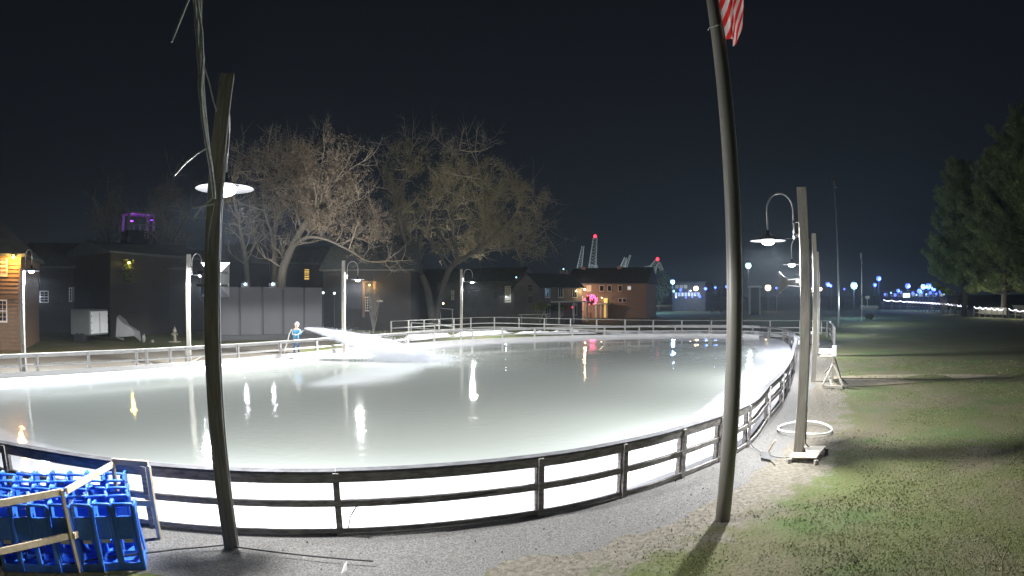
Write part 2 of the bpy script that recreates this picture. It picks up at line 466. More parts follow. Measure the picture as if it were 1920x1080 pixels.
# smooth rails follow LOOP on the curve; split into grey near half and whitened far half
def idx_of(p): return min(range(NL), key=lambda i: (LOOP[i]-p).length)
def loop_slice(i0, i1):
    P = [LOOP[i % NL] for i in range(i0, i1+1)]; N = [LN[i % NL] for i in range(i0, i1+1)]; return P, N
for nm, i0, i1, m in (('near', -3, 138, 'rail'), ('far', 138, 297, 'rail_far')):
    P, N = loop_slice(i0, i1)
    if nm == 'near':
        cuts_ = [-3, 0, 10, 20, 30, 40, 50, 60, 70, 80, 90, 100, 110, 120, 130, 138]; rj = random.Random(4)
        for c0_, c1_ in zip(cuts_, cuts_[1:]):
            P2_, N2_ = loop_slice(c0_, c1_); P2_ = [q.copy() for q in P2_]
            tt = (P2_[1]-P2_[0]).normalized(); P2_[0] += tt*.006; tt = (P2_[-1]-P2_[-2]).normalized(); P2_[-1] -= tt*.006
            j = rj.uniform(-.005, .005); k_ = rj.uniform(-.008, .008)
            ribbon(P2_, N2_, -.13+k_, .055+k_, 1.045+j, 1.085+j, 'cap_board', 'rail_cap', fence)
            ribbon(P2_, N2_, .012+k_*.4, .05+k_*.4, .90+j, 1.044+j, 'top_rail', m, fence)
            ribbon(P2_, N2_, .012+k_*.4, .05+k_*.4, .50-j, .60-j, 'mid_rail', m, fence)
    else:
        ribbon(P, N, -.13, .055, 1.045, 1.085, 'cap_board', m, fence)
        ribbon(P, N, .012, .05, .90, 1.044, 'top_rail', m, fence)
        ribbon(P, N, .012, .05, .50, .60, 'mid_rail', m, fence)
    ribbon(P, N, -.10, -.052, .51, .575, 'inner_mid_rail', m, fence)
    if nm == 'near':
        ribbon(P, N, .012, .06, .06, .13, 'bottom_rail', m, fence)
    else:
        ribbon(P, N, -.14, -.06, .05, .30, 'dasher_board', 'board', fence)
for p in posts:
    i = idx_of(p); t = Vector((-LN[i].y, LN[i].x)); ang = math.atan2(t.y, t.x)
    w = .10; mb = MB()
    mb.box((p.x-LN[i].x*.04, p.y-LN[i].y*.04, .52), (w, .09, 1.045), rz=ang)
    mb.box((p.x+LN[i].x*.075, p.y+LN[i].y*.075, .54), (w*.95, .045, 1.03), rz=ang)
    mb.build('post', 'rail' if (i < 138 or i > 296) else 'rail_far', fence)

# outer fence of the far walkway
OP = [G(733, 602, 1.35), G(766, 600.5, 1.35), G(850, 597, 1.35), G(927, 594.5, 1.35), G(1070, 597.5, 1.35), G(1225, 600, 1.35), G(1390, 601, 1.35), G(1540, 601, 1.35)]
OP = [Vector((p.x, p.y)) for p in OP]+[Vector((27.6, 45.0)), Vector((24.0, 38.5))]
op = cr(OP, 8, closed=False); on = normals(op, False)
of = empty('walkway_fence', (op[0].x, op[0].y, 0), 'outer railing of the far walkway, pale thin rails behind the rink fence', 'fence')
ribbon(op, on, -.05, .09, 1.31, 1.35, 'cap_board', 'rail_far', of)
ribbon(op, on, .0, .04, .62, .72, 'mid_rail', 'rail_far', of)
ribbon(op, on, .0, .04, .14, .26, 'bottom_rail', 'rail_far', of)
opx = [733.5, 766, 795, 823, 851, 883, 927, 973, 1021, 1070, 1119, 1172, 1225, 1279, 1334, 1391, 1444, 1500, 1535]
for px in opx:
    p = min(op[:58], key=lambda q: abs(proj((q.x, q.y, .7))[0]-px)); q2 = None
    # refine between neighbours
    k = op.index(p); best = (9e9, p)
    for a, b in ((k-1, k), (k, k+1)):
        if a < 0 or b >= len(op): continue
        for u in range(21):
            q = op[a].lerp(op[b], u/20); e = abs(proj((q.x, q.y, .7))[0]-px)
            if e < best[0]: best = (e, q)
    p = best[1]; ang = math.atan2(on[k].x, -on[k].y)
    MB().box((p.x, p.y, .655), (.13, .09, 1.31), rz=ang).build('post', 'rail_far', of)
for p in (OP[-3], Vector((28.2, 46.6)), Vector((27.0, 43.6)), Vector((26.0, 42.0)), OP[-1]):
    MB().box((p.x, p.y, .655), (.12, .12, 1.31)).build('post', 'rail_far', of)
# lower railing of the ramp up to the rink
rr = empty('ramp_railing', tuple(G(770, 634)), 'short sloping ramp railing between the two far fences, left end', 'railing')
rp = [G(771, 605, 1.15), G(815, 607.5, 1.1), G(850, 613, .95)]
mb = MB()
for a, b in zip(rp, rp[1:]): mb.beam(a, b, .07, .1)
mb.build('top_rail', 'rail_far', rr)
mb = MB()
for a, b in zip(rp, rp[1:]): mb.beam(a-Vector((0, 0, .5)), b-Vector((0, 0, .5)), .05, .08)
mb.build('mid_rail', 'rail_far', rr)
for p in rp: MB().box((p.x, p.y, (p.z-.05)/2), (.12, .1, p.z-.05)).build('post', 'rail_far', rr)

# ------------------------------------------------------------ lamp poles
LIGHTW = 3600
def lamp_pole(base, h, aim, label, wood='wood_post', w=.20, watts=LIGHTW, rz=0., shz=5.0, reach=.9, horn=None, plate=False, cool=False, size=1., stem=.24):
    b = Vector((base[0], base[1], 0)); t = empty('lamp_post', b, label, 'lamp post', 'timber lamp posts around the rink')
    aim = Vector((aim[0], aim[1], 0)).normalized()
    if rz is None: rz = math.atan2(aim.y, aim.x)
    mb = MB().box((b.x, b.y, h/2+.02), (w, w, h-.04), rz=rz)
    mb.build('post', wood, t, bevel=.012)
    e = MB(); hx = Matrix.Rotation(rz, 3, 'Z') @ Vector((w/2+.013, -w/2+.02, 0))
    e.tube([b+hx+Vector((0, 0, .1)), b+hx+Vector((0, 0, h-1.2))], .012, 6)
    e.build('conduit', 'steel', t)
    st = b+aim*stem; rr_ = (reach-stem)/2; zt = shz+.55
    pts = [st+Vector((0, 0, shz+.02)), st+Vector((0, 0, zt+.1))]
    for k in range(0, 13):
        a = math.pi*k/12; pts.append(st+aim*(rr_-rr_*math.cos(a))+Vector((0, 0, zt+.15+rr_*1.25*math.sin(a))))
    hub = b+aim*reach; pts.append(hub+Vector((0, 0, shz+.22)))
    arm = MB().tube(pts, .021, 8).build('gooseneck_arm', 'steel', t, smooth=True)
    for z in (shz+.12, shz+.42):
        cl = MB(); cl.beam(b+aim*(w/2)+Vector((0, 0, z)), st+aim*.03+Vector((0, 0, z)), .05, .03)
        cl.tube([st+Vector((0, 0, z-.03)), st+Vector((0, 0, z+.03))], .035, 8)
        cl.build('clamp', 'steel_dark', t)
    MB().beam(st+Vector((0, 0, shz+.03)), hub+Vector((0, 0, shz+.06)), .012, .012).build('stay_rod', 'steel_dark', t)
    sh = MB().lathe(hub+Vector((0, 0, shz)), [(.0, .24), (.05, .24), (.055, .14), (.12, .10), (.25*size, .055), (.42*size, .0), (.43*size, -.012), (.42*size, -.008), (.25*size, .04), (.10, .08), (.0, .09)], 36)
    so = sh.build('lamp_shade', 'shade', t, smooth=True)
    MB().sphere(hub+Vector((0, 0, shz-.02)), .14*(1.25 if size > 1.1 else 1), 16, 10, (1.15, 1.15, .62)).build('bulb', 'bulb_cool' if cool else 'bulb', t, smooth=True)
    lc = (.86, .91, 1) if cool else (.97, .98, 1)
    spot('lamp_light', hub+Vector((0, 0, shz-.215)), watts, lc, Vector((0, 0, -1)), 172, .12, .10, t)
    point('lamp_spill', hub+Vector((0, 0, shz-.42)), watts*.31, lc, .10, t)
    if horn:
        hz, ha, _ = horn; ha = Vector((ha[0], ha[1], 0)).normalized(); sd = Vector((-ha.y, ha.x, 0))
        c0 = b+ha*(w/2+.10)+Vector((0, 0, hz)); hs = MB(); prof = [(0, .05), (.12, .06), (.24, .10), (.34, .16), (.40, .225)]
        k0 = len(hs.v)
        for d_, r_ in prof:
            for u, v in ((-1, -1), (1, -1), (1, 1), (-1, 1)): hs.v.append(tuple(c0+ha*d_+sd*u*r_+Vector((0, 0, v*r_*1.12))))
        for i in range(len(prof)-1):
            for j in range(4):
                a, c = i*4+j, i*4+(j+1) % 4; hs.f.append((a, c, c+4, a+4))
        hs.f.append((3, 2, 1, 0)); hs_o = empty('horn_loudspeaker', c0, 'square flared grey horn loudspeaker on the '+horn[2], 'loudspeaker')
        ho = hs.build('horn', 'horn_grey', hs_o); sm = ho.modifiers.new('s', 'SOLIDIFY'); sm.thickness = .008
        MB().tube([c0-ha*.09, c0+ha*.03], .055, 12).build('driver', 'grey_box', hs_o)
        br = MB()
        for z in (-.09, .09):
            pts = [c0-ha*.1+Vector((0, 0, z))]
            pts = [b+ha*(w/2)+sd*q+Vector((0, 0, hz+z)) for q in (-.24, .24)]
            br.beam(pts[0]+ha*.012, pts[1]+ha*.012, .02, .03)
            for q in (-.15, .15): br.beam(b+ha*(w/2+.02)+sd*q+Vector((0, 0, hz+z)), c0+ha*.2+sd*q*.6+Vector((0, 0, z*.7)), .015, .015)
        br.build('bracket', 'steel', hs_o)
    if plate:
        MB().box((b.x-aim.y*0+.13, b.y-.02, .0), (.01, .01, .01))
    return t
# post standing closest to the camera, left; its lamp hangs over the ice behind it
base0 = Vector((-4.08, 7.16, 0)); nrm0 = Vector((-.30, .95, 0))
lamp_pole(base0, 6.85, (-.345, .94), 'nearest lamp post at left, dark weathered timber rising past the rink railing', w=.215, rz=R(27), horn=(3.93, (-.42, .91), 'nearest lamp post, from behind'), watts=LIGHTW*.85, shz=5.34, size=1.12)
P1 = Vector((6.70, 12.12, 0))
lamp_pole(P1, 6.2, (-.88, .47), 'tall pale lamp post with a plywood square at its foot, beside the white hoop', 'wood_pale', w=.235, rz=R(-29), horn=(4.0, (-.86, .5), 'tall pale post by the white hoop, in profile'), shz=4.98, reach=.88, watts=LIGHTW*1.1)
P2 = Vector((12.98, 22.54, 0))
lamp_pole(P2, 6.37, (-.9, .45), 'second timber lamp post on the right, next to the sawhorse stand', 'wood_pale', rz=R(-25), horn=(3.95, (-.9, .3), 'second lamp post on the right'), shz=5.05, reach=1.05)
lamp_pole(Vector((18.75, 32.2, 0)), 6.4, (-.9, .45), 'third lamp post on the right, farthest, just behind the second', 'wood_pale', rz=R(-25), shz=5.0, reach=1.0, cool=True)
lamp_pole(Vector((-4.85, 56.0, 0))*.98, 6.25, (1, -.1), 'lamp post at the far end, in front of the big bare tree', 'wood_pale', w=.24, rz=0, shz=5.05, reach=1.05, watts=LIGHTW*1.2)
lamp_pole(Vector((-10.63, 35.85, 0)), 5.95, (1, 0), 'lamp post behind the water jet, right of the grey panels', 'wood_pale', rz=0, shz=4.75, reach=.95, watts=LIGHTW*2.5)
lamp_pole(Vector((-16.9, 27.0, 0)), 5.85, (1, -.1), 'lamp post on the left bank between the trailer and the nearest post', 'wood_pale', rz=R(10), shz=4.75, reach=.9, watts=LIGHTW*1.2)
q = D(42, 600, 29.0)
lamp_pole(Vector((q.x, q.y, 0)), 4.85, (.8, .3), 'lamp post at the far left edge, in front of the brown clapboard house', 'wood_pale', rz=R(20), shz=4.75, reach=.55, cool=True, watts=LIGHTW*1.3, stem=.16)

# plywood at the foot of P1
pl = empty('plywood_base', tuple(P1), 'two pale plywood boards lying around the foot of the tall pale lamp post', 'board')
a_, b_, c_, d_ = G(1480, 857, .12), G(1531, 858, .14), G(1549, 836, .14), G(1506, 836, .12)
def slab(pts, th, name, m, parent):
    mb = MB(); n = len(pts)
    for p in pts: mb.v.append(tuple(p))
    for p in pts: mb.v.append((p[0], p[1], p[2]-th))
    mb.f.append(tuple(range(n))); mb.f.append(tuple(reversed(range(n, 2*n))))
    for i in range(n):
        j = (i+1) % n; mb.f.append((i, n+i, n+j, j))
    return mb.build(name, m, parent)
mid1 = a_.lerp(b_, 1); e1 = G(1486, 848, .12); e2 = G(1538, 849, .14)
slab([a_, b_, e2, e1], .02, 'front_board', 'ply', pl)
slab([G(1512, 848, .125), G(1538, 848, .145), c_, G(1508, 837, .12)], .02, 'rear_board', 'ply', pl)
for p in (a_, b_, c_, d_): MB().box((p.x*.995, p.y*.995, .05), (.09, .09, .10)).build('block', 'wood_post', pl)
cb = empty('conduit_box', (P1.x+.15, P1.y-.1, 0), 'small grey electrical box and cable on the side of the tall pale lamp post', 'electrical box')
MB().box((P1.x+.155, P1.y+.02, 1.02), (.06, .10, .20), rz=R(-29)).build('box', 'grey_box', cb, bevel=.008)
MB().tube([(P1.x+.16, P1.y+.0, .93), (P1.x+.165, P1.y-.02, .5), (P1.x+.14, P1.y-.10, .25), (P1.x+.2, P1.y-.16, .18), (P1.x+.30, P1.y-.05, .17)], .016, 6).build('cable', 'cable_black', cb)

# white hoop hose on the ground
hp = MB(); pts = []
hc = Vector((7.93, 14.05, .11)); hr = .78
for k in range(49):
    a = 2*math.pi*k/48; pts.append(hc+Vector((math.cos(a)*hr, math.sin(a)*hr*1.02, .03*math.sin(2*a))))
hp.tube(pts, .028, 8, cap=False)
tag(hp.build('hoop_hose', 'white_paint', smooth=True), 'large white plastic hoop lying flat behind the tall pale lamp post', 'hoop')

# snow shovel by the fence
sv = empty('snow_shovel', tuple(G(1437, 860)), 'black bladed shovel with a pale handle dropped on the gravel', 'shovel')
s0 = G(1436, 853, .1); s1 = D(1453, 827, 13.2)
a0, a1, a2, a3 = G(1427, 858, .08), G(1445, 862, .06), G(1444, 848, .18), G(1428, 846, .18)
slab([a0, a1, a2, a3], .03, 'blade', 'rubber', sv)
MB().tube([G(1441, 846, .17), G(1454, 825, .55)], .02, 8).build('handle', 'pine_new', sv)

# flagpole with flag
FP = Vector((3.47, 8.66, 0))
fp = empty('flagpole', FP, 'thick brown flagpole standing in the grass in front of the rink', 'flagpole')
MB().tube([FP+Vector((0, 0, z)) for z in (-.05, 2, 4, 6, 8, 10.5)], [.128, .125, .122, .118, .112, .105], 32).build('pole', 'flagpole', fp, smooth=True)
hl = MB()
hl.tube([FP+Vector((.135, -.02, z)) for z in (1.2, 4, 7, 10.4)], .006, 5)
hl.tube([FP+Vector((.12, -.03, 8.35)), FP+Vector((-.02, -.14, 8.22)), FP+Vector((-.15, -.05, 8.2)), FP+Vector((-.17, 0, 8.17))], .007, 5)
hl.build('halyard', 'cable_pale', fp)
# flag hanging limp: folded cloth, stripes run down the cloth
fm = bpy.data.materials.new('flag_cloth'); fm.use_nodes = True; nt = fm.node_tree; bb = nt.nodes['Principled BSDF']; bb.inputs['Roughness'].default_value = .8
atn = nt.nodes.new('ShaderNodeAttribute'); atn.attribute_name = 'fuv'; sx = nt.nodes.new('ShaderNodeSeparateXYZ'); nt.links.new(atn.outputs['Vector'], sx.inputs[0])
mu = nt.nodes.new('ShaderNodeMath'); mu.operation = 'MULTIPLY'; mu.inputs[1].default_value = 6.5; nt.links.new(sx.outputs[1], mu.inputs[0])
fr = nt.nodes.new('ShaderNodeMath'); fr.operation = 'FRACT'; nt.links.new(mu.outputs[0], fr.inputs[0])
gt = nt.nodes.new('ShaderNodeMath'); gt.operation = 'GREATER_THAN'; gt.inputs[1].default_value = .5; nt.links.new(fr.outputs[0], gt.inputs[0])
mx = nt.nodes.new('ShaderNodeMix'); mx.data_type = 'RGBA'; mx.inputs['A'].default_value = (.80, .035, .03, 1); mx.inputs['B'].default_value = (.85, .80, .76, 1)
nt.links.new(gt.outputs[0], mx.inputs['Factor']); nt.links.new(mx.outputs['Result'], bb.inputs['Base Color'])
tbf = nt.nodes.new('ShaderNodeBsdfTranslucent'); msf = nt.nodes.new('ShaderNodeMixShader'); msf.inputs[0].default_value = .4
nt.links.new(mx.outputs['Result'], tbf.inputs['Color']); nt.links.new(bb.outputs[0], msf.inputs[1]); nt.links.new(tbf.outputs[0], msf.inputs[2]); nt.links.new(msf.outputs[0], nt.nodes['Material Output'].inputs['Surface'])
fl = MB(); NU, NV = 26, 30; fuv = []
# u: along the hoist side of the drape (0 = hoist edge), v: down the cloth; the fly end droops to a point
for j in range(NV+1):
    v = j/NV
    for i in range(NU+1):
        u = i/NU
        ztop = 10.3-.15*u; zbot = 7.93+.35*(abs(u-.40))**1.3+.55*max(0, u-.62)
        z = ztop+(zbot-ztop)*v
        wdt = .44+.06*math.sin(v*5)-.07*max(0, v-.8)*5
        x = FP.x+.15+u*wdt; y = FP.y-.03+.10*math.sin(u*9+v*3)+.03*math.sin(u*17-v*5)
        fl.v.append((x, y, z)); fuv.append((v, (u*.9+v*1.5)*.62, 0))
for j in range(NV):
    for i in range(NU):
        a = j*(NU+1)+i; fl.f.append((a, a+1, a+NU+2, a+NU+1))
fo = fl.build('flag', fm, smooth=True)
fa = fo.data.attributes.new('fuv', 'FLOAT_VECTOR', 'POINT')
for i, q in enumerate(fuv): fa.data[i].vector = q
tag(fo, 'red and white striped flag hanging limp from the brown flagpole', 'flag')

# frosted cable bundle hanging in front of the nearest post
cbn = empty('cable_bundle', tuple(D(402, 350, 8.0)), 'frosted bundle of twisted cables hanging down to the nearest lamp post, ends frayed', 'cable')
def dpts(pl, d): return [D(x, y, d+(k*.0)) for k, (x, y) in enumerate(pl)]
for k in range(5):
    rnd = random.Random(k); pl_ = []
    for x, y in ((366, -60), (370, 0), (373, 60), (377, 110), (378, 170), (383, 220), (388, 265), (395, 310), (400, 350), (402, 372)):
        wd = 7*(1-max(0, y)/420); pl_.append((x+wd*math.sin(k*1.3+y*.021), y))
    pts = [D(x, y, 7.75+.03*k) for x, y in pl_]
    MB().tube(pts, .021, 6).build('strand', 'cable_pale', cbn, smooth=True)
for pl_, r_ in (([(382, 122), (392, 155), (400, 190), (406, 208)], .010), ([(388, 277), (370, 288), (350, 303), (327, 329)], .012),
                ([(397, 372), (388, 380), (376, 390), (365, 407)], .011), ([(400, 382), (385, 385), (362, 390)], .014)):
    MB().tube([D(x, y, 7.7) for x, y in pl_], r_, 6).build('loose_end', 'cable_pale', cbn)
q0 = D(354, -2, 7.3); br = empty('broken_cable_end', tuple(q0), 'pale stiff cable end poking down from the top edge, left of the bundle', 'cable')
MB().tube([D(375, -60, 7.3), D(354, -2, 7.3), D(338, 38, 7.3), D(322, 79, 7.3)], [.02, .02, .018, .012], 7).build('cable', 'cable_pale', br)
q0 = D(392, 436, 8.1); tg = MB().tube([D(403, 378, 8.0), D(392, 436, 8.0), D(390, 475, 8.0)], .004, 5)
tag(tg.build('drooping_wire', 'cable_pale'), 'hair thin wire hanging beside the nearest lamp post under its lamp', 'wire')

# cords hanging on the near fence
c1 = MB().tube([G(1012, 905, .58), G(900, 928, .56), G(800, 940, .55), G(690, 942, .54), G(668, 950, .5), G(657, 968, .3), G(653, 992, .05)], .011, 6)
tag(c1.build('power_cord', 'cable_black'), 'black power cord clipped under the middle rail, dropping to the ground beside a post', 'cord')
c2 = MB().tube([G(1392, 800, .55), G(1400, 822, .25), G(1412, 838, .05+.02), G(1430, 851, .08), G(1460, 858, .08), G(1478, 858, .1)], .010, 6)
tag(c2.build('extension_cord', 'cable_black'), 'thin black cord running from the fence past the shovel to the plywood', 'cord')
c3 = MB().tube([G(x, y, .09) for x, y in ((100, 1062), (200, 1045), (330, 1030), (420, 1022), (560, 1040), (700, 1052))], .012, 6)
tag(c3.build('long_cable', 'cable_black'), 'black cable lying on the gravel at the bottom left', 'cable')
c4 = MB().tube([G(1540, 716, .075), G(1580, 709, .075), G(1660, 710, .075), G(1760, 711, .075), G(1900, 708, .075)], .02, 6)  # thin dark tube modelled as the second lamp post's shadow across the track
tag(c4.build('post_shadow_strip', 'cable_black'), 'dark strip standing for the post shadow along the sandy track right of the stand', 'cable')

# scrap of white plastic at the bottom
sc_ = MB().add([G(641, 1075, .07), G(650, 1068, .07), G(651, 1052, .16), G(646, 1058, .14)], [(0, 1, 2, 3)])
so = sc_.build('plastic_scrap', 'white_paint'); tag(so, 'small white plastic scrap sticking up from the gravel at the bottom edge', 'scrap')
so.modifiers.new('s', 'SOLIDIFY').thickness = .006

# timber stand beside the second pole
sb = G(1560, 724); st = empty('timber_stand', sb, 'timber upright on a triangular braced foot with a white box on top', 'stand')
def gz(px, py, z=0): return G(px, py, z)
pz = V0 = 1.72
MB().box((sb.x, sb.y, .87), (.10, .10, 1.62), rz=R(-30)).build('upright', 'wood_pale', st)
ft = MB(); A_, B_, Cc = G(1542, 724, .09), G(1580, 726, .09), G(1547, 700, .09)
ft.beam(A_, B_, .09, .09); ft.build('front_foot', 'wood_pale', st)
ft = MB().beam(A_.lerp(B_, .5), Cc+Vector((.3, .3, 0)), .09, .085); ft.build('rear_foot', 'wood_pale', st)
for p in (A_, B_, Cc): MB().beam(p+Vector((0, 0, .05)), (sb.x, sb.y, .95), .07, .05).build('brace', 'wood_pale', st)
MB().box((sb.x-.01, sb.y-.07, 1.45), (.2, .14, .44), rz=R(-30)).build('junction_box', 'white_paint', st, bevel=.01)
MB().tube([(sb.x+.05, sb.y, 1.2), (sb.x+.35, sb.y+.2, .8), (sb.x+.5, sb.y+.1, .3), (sb.x+.6, sb.y-.3, .08)], .03, 6).build('cable', 'cable_black', st)

# ------------------------------------------------------------ corral of new lumber + blue skating aids
KQ = [Vector((-6.2, 4.45, 0)), Vector((-5.76, 5.38, 0)), Vector((-5.93, 6.83, 0)), Vector((-5.32, 7.0, 0))]
co = empty('lumber_barrier', KQ[1], 'temporary barrier of new pale two-by-four lumber around the blue skating aids', 'barrier')
hh = 1.2
def post2(p, a=0):
    MB().box((p.x, p.y, hh/2), (.045, .09, hh), rz=a).build('post', 'pine_new', co, bevel=.003)
for p, a in zip(KQ[1:], (R(60), R(70), R(75))): post2(p, a)
post2(KQ[0]-Vector((.5, 1.2, 0)), R(60))
def rail2(a, b, z, oo=.0):
    MB().beam(a+Vector((0, 0, z)), b+Vector((0, 0, z)), .04, .09).build('rail', 'pine_new', co, bevel=.003)
rail2(KQ[0]-Vector((.5, 1.15, 0)), KQ[1], hh-.03); rail2(KQ[1]+Vector((.05, .05, 0)), KQ[2], hh-.02); rail2(KQ[2], KQ[3], hh+.03)
rail2(KQ[1]+Vector((.06, 0, 0)), KQ[2]+Vector((.05, 0, 0)), .55); rail2(KQ[2]+Vector((.06, -.05, 0)), KQ[3], .6); rail2(KQ[0]-Vector((.5, 1.15, 0)), KQ[1], .55)

def make_aid():
    t = empty('skating_aid', (0, 0, 0))
    W, H_, Dp = .17, .96, .40
    # front panel with handle slot: frame pieces
    fp_ = MB()
    def quad(pts, th):      # plate in the x-z plane leaning back, thickness along y
        return pts
    def plate(x0, x1, z0, z1, lean=.10, y=0):
        fp_.add([(x0, y+z0*lean, z0), (x1, y+z0*lean, z0), (x1, y+z1*lean, z1), (x0, y+z1*lean, z1),
                 (x0, y+.03+z0*lean, z0), (x1, y+.03+z0*lean, z0), (x1, y+.03+z1*lean, z1), (x0, y+.03+z1*lean, z1)],
                [(0,1,2,3),(7,6,5,4),(0,4,5,1),(1,5,6,2),(2,6,7,3),(3,7,4,0)])
    plate(-W, W, .0, .12); plate(-W, -W+.055, .12, H_-.17); plate(W-.055, W, .12, H_-.17)
    plate(-W+.055, W-.055, .46, H_-.17); plate(-W, -.11, H_-.17, H_-.03); plate(.11, W, H_-.17, H_-.03)
    fp_.build('front_panel', 'blue', t, bevel=.012)
    MB().tube([(-W, .1, H_-.05), (-W+.03, .098, H_-.005), (0, .098, H_), (W-.03, .098, H_-.005), (W, .1, H_-.05)], .022, 8).build('handle', 'blue', t, smooth=True)
    for s in (-1, 1):
        sp = MB(); x = s*W
        outer = [(.0, .0), (.62, .0), (.60, .12), (.36, .62), (.42, .90), (.36, .955), (.10, .93)]
        inner = [(.10, .14), (.42, .14), (.38, .25), (.26, .50), (.28, .72), (.24, .80), (.13, .78)]
        n = len(outer); k = len(sp.v)
        for xx in (x-.014, x+.014):
            for y, z in outer: sp.v.append((xx, y, z))
            for y, z in inner: sp.v.append((xx, y, z))
        for i in range(n):
            j = (i+1) % n
            sp.f += [(i, j, n+j, n+i), (2*n+i, 3*n+i, 3*n+j, 2*n+j), (i, 2*n+i, 2*n+j, j), (n+i, n+j, 3*n+j, 3*n+i)]
        sp.build('side_panel', 'blue', t, bevel=.008)
        MB().tube([(x, .11, H_-.03), (x, .22, H_-.01), (x, .36, H_-.03), (x, .41, H_-.09)], .024, 8).build('grab_rail', 'blue', t, smooth=True)
    MB().box((0, .30, .05), (2*W, .5, .03)).build('runner_plate', 'blue', t, bevel=.006)
    MB().box((0, .066, .44), (.14, .006, .075)).build('sticker', 'white_paint', t)
    return t
rows = ['front', 'second', 'third', 'fourth', 'rearmost']
dirx = Vector((.80, .60, 0)).normalized(); diry = Vector((-.62, .78, 0)).normalized(); o0 = Vector((-6.58, 4.72, 0))
proto = None; aids = 0
ordn = ['rightmost', 'second from the right', 'third from the right', 'fourth from the right', 'fifth from the right', 'sixth from the right', 'seventh from the right', 'eighth from the right']
for r_ in range(5):
    nn = 7 if r_ < 2 else 8
    for c_i in range(nn):
        rnd = random.Random(r_*10+c_i)
        p = o0+dirx*((5.9-c_i)*.32-.03*r_)+diry*(r_*.36)
        if p.length > 10: continue
        if proto is None: proto = make_aid(); t = proto
        else: t = copy_tree(proto)
        t.location = p+Vector((rnd.uniform(-.02, .02), rnd.uniform(-.02, .02), 0))
        t.rotation_euler = (0, 0, R(37+rnd.uniform(-5, 5)+(6 if r_ % 2 else -4)))
        tag(t, 'blue plastic skating aid in the %s row, %s behind the lumber barrier' % (rows[r_], ordn[c_i]), 'skating aid', 'blue plastic skating aids behind the lumber barrier')
        aids += 1

# ------------------------------------------------------------ person with the hose
PB = G(556, 668); PB = Vector((PB.x*.985, PB.y*.985, .07))
PS = 1.12      # tall worker
def P_(x, y, z): # local: x right in picture, y away, z up
    return Vector((PB.x+x*PS, PB.y+y*PS, PB.z+z*PS))
def skin_body(name, verts, edges, rad, m, parent=None, sub=1):
    me = bpy.data.meshes.new(name); off = Vector(parent.location) if parent else Vector((0, 0, 0))
    me.from_pydata([tuple(P_(*v)-off) for v in verts], edges, []); me.materials.append(M[m] if isinstance(m, str) else m)
    o = bpy.data.objects.new(name, me); C.objects.link(o); o.parent = parent
    o.modifiers.new('skin', 'SKIN')
    if not me.skin_vertices:
        pass
    sv_ = me.skin_vertices[0].data
    for i, r in enumerate(rad):
        r = r if isinstance(r, tuple) else (r, r)
        sv_[i].radius = (r[0]*PS, r[1]*PS); sv_[i].use_root = (i == 0)
    s = o.modifiers.new('sub', 'SUBSURF'); s.levels = sub; s.render_levels = sub+1
    o.modifiers['skin'].use_smooth_shade = True
    return o
M['skin'] = mat('skin', (.45, .27, .2), .6)
M['jacket'] = mat('teal_blue_jacket', (.03, .22, .40), .6, var=.35, scale=8, bump=.4, bscale=14)
M['trouser'] = mat('dark_blue_trousers', (.05, .09, .16), .8, var=.3, scale=8)
M['hood'] = mat('light_grey_hood', (.48, .47, .42), .8, var=.15, scale=10)
M['boot'] = mat('black_boots', (.02, .02, .025), .6)
M['glove'] = mat('dark_gloves', (.04, .05, .06), .7)
sk_v = [(0, 0, .93), (0, 0, 1.12), (.01, -.01, 1.32), (.02, -.01, 1.45), (.035, -.02, 1.54), (.05, -.02, 1.64), (.055, -.02, 1.74),
        (-.17, 0, 1.40), (-.16, -.10, 1.17), (.06, -.20, 1.13), (.20, .0, 1.40), (.30, -.08, 1.18), (.38, -.14, 1.33),
        (-.10, 0, .86), (-.12, -.03, .48), (-.13, .02, .09), (.10, 0, .86), (.14, -.04, .48), (.15, .02, .09), (.15, -.10, .04), (-.13, -.10, .04), (.13, -.20, 1.17), (.43, -.16, 1.35)]
sk_e = [(0,1),(1,2),(2,3),(3,4),(4,5),(5,6),(3,7),(7,8),(8,9),(3,10),(10,11),(11,12),(0,13),(13,14),(14,15),(0,16),(16,17),(17,18),(18,19),(15,20),(9,21),(12,22)]
sk_r = [(.14,.10),(.14,.10),(.16,.11),(.12,.09),(.055,.055),(.085,.095),(.07,.085),.065,.048,.036,.065,.048,.036,.085,.06,.045,.085,.06,.045,.04,.04,.03,.03]
body = skin_body('person', sk_v, sk_e, sk_r, 'skin')
tag(body, 'person in teal blue jacket and pale hood spraying water from a hose', 'person')
def scale_r(idx, k=1.22): return [tuple(q*k for q in (sk_r[i] if isinstance(sk_r[i], tuple) else (sk_r[i], sk_r[i]))) for i in idx]
def sub_skin(name, idx, m, k, emap, extra=None):
    e = [(idx.index(a), idx.index(b)) for a, b in emap]
    return skin_body(name, [sk_v[i] for i in idx], e, scale_r(idx, k), m, body)
sub_skin('jacket', [0, 1, 2, 3, 7, 8, 9, 10, 11, 12], 'jacket', 1.3, [(0,1),(1,2),(2,3),(3,7),(7,8),(8,9),(3,10),(10,11),(11,12)])
sub_skin('trousers', [0, 1, 13, 14, 15, 16, 17, 18], 'trouser', 1.2, [(0,1),(0,13),(13,14),(14,15),(0,16),(16,17),(17,18)])
for a_, b_ in ((15, 20), (18, 19)): sub_skin('boot', [a_, b_], 'boot', 1.5, [(a_, b_)])
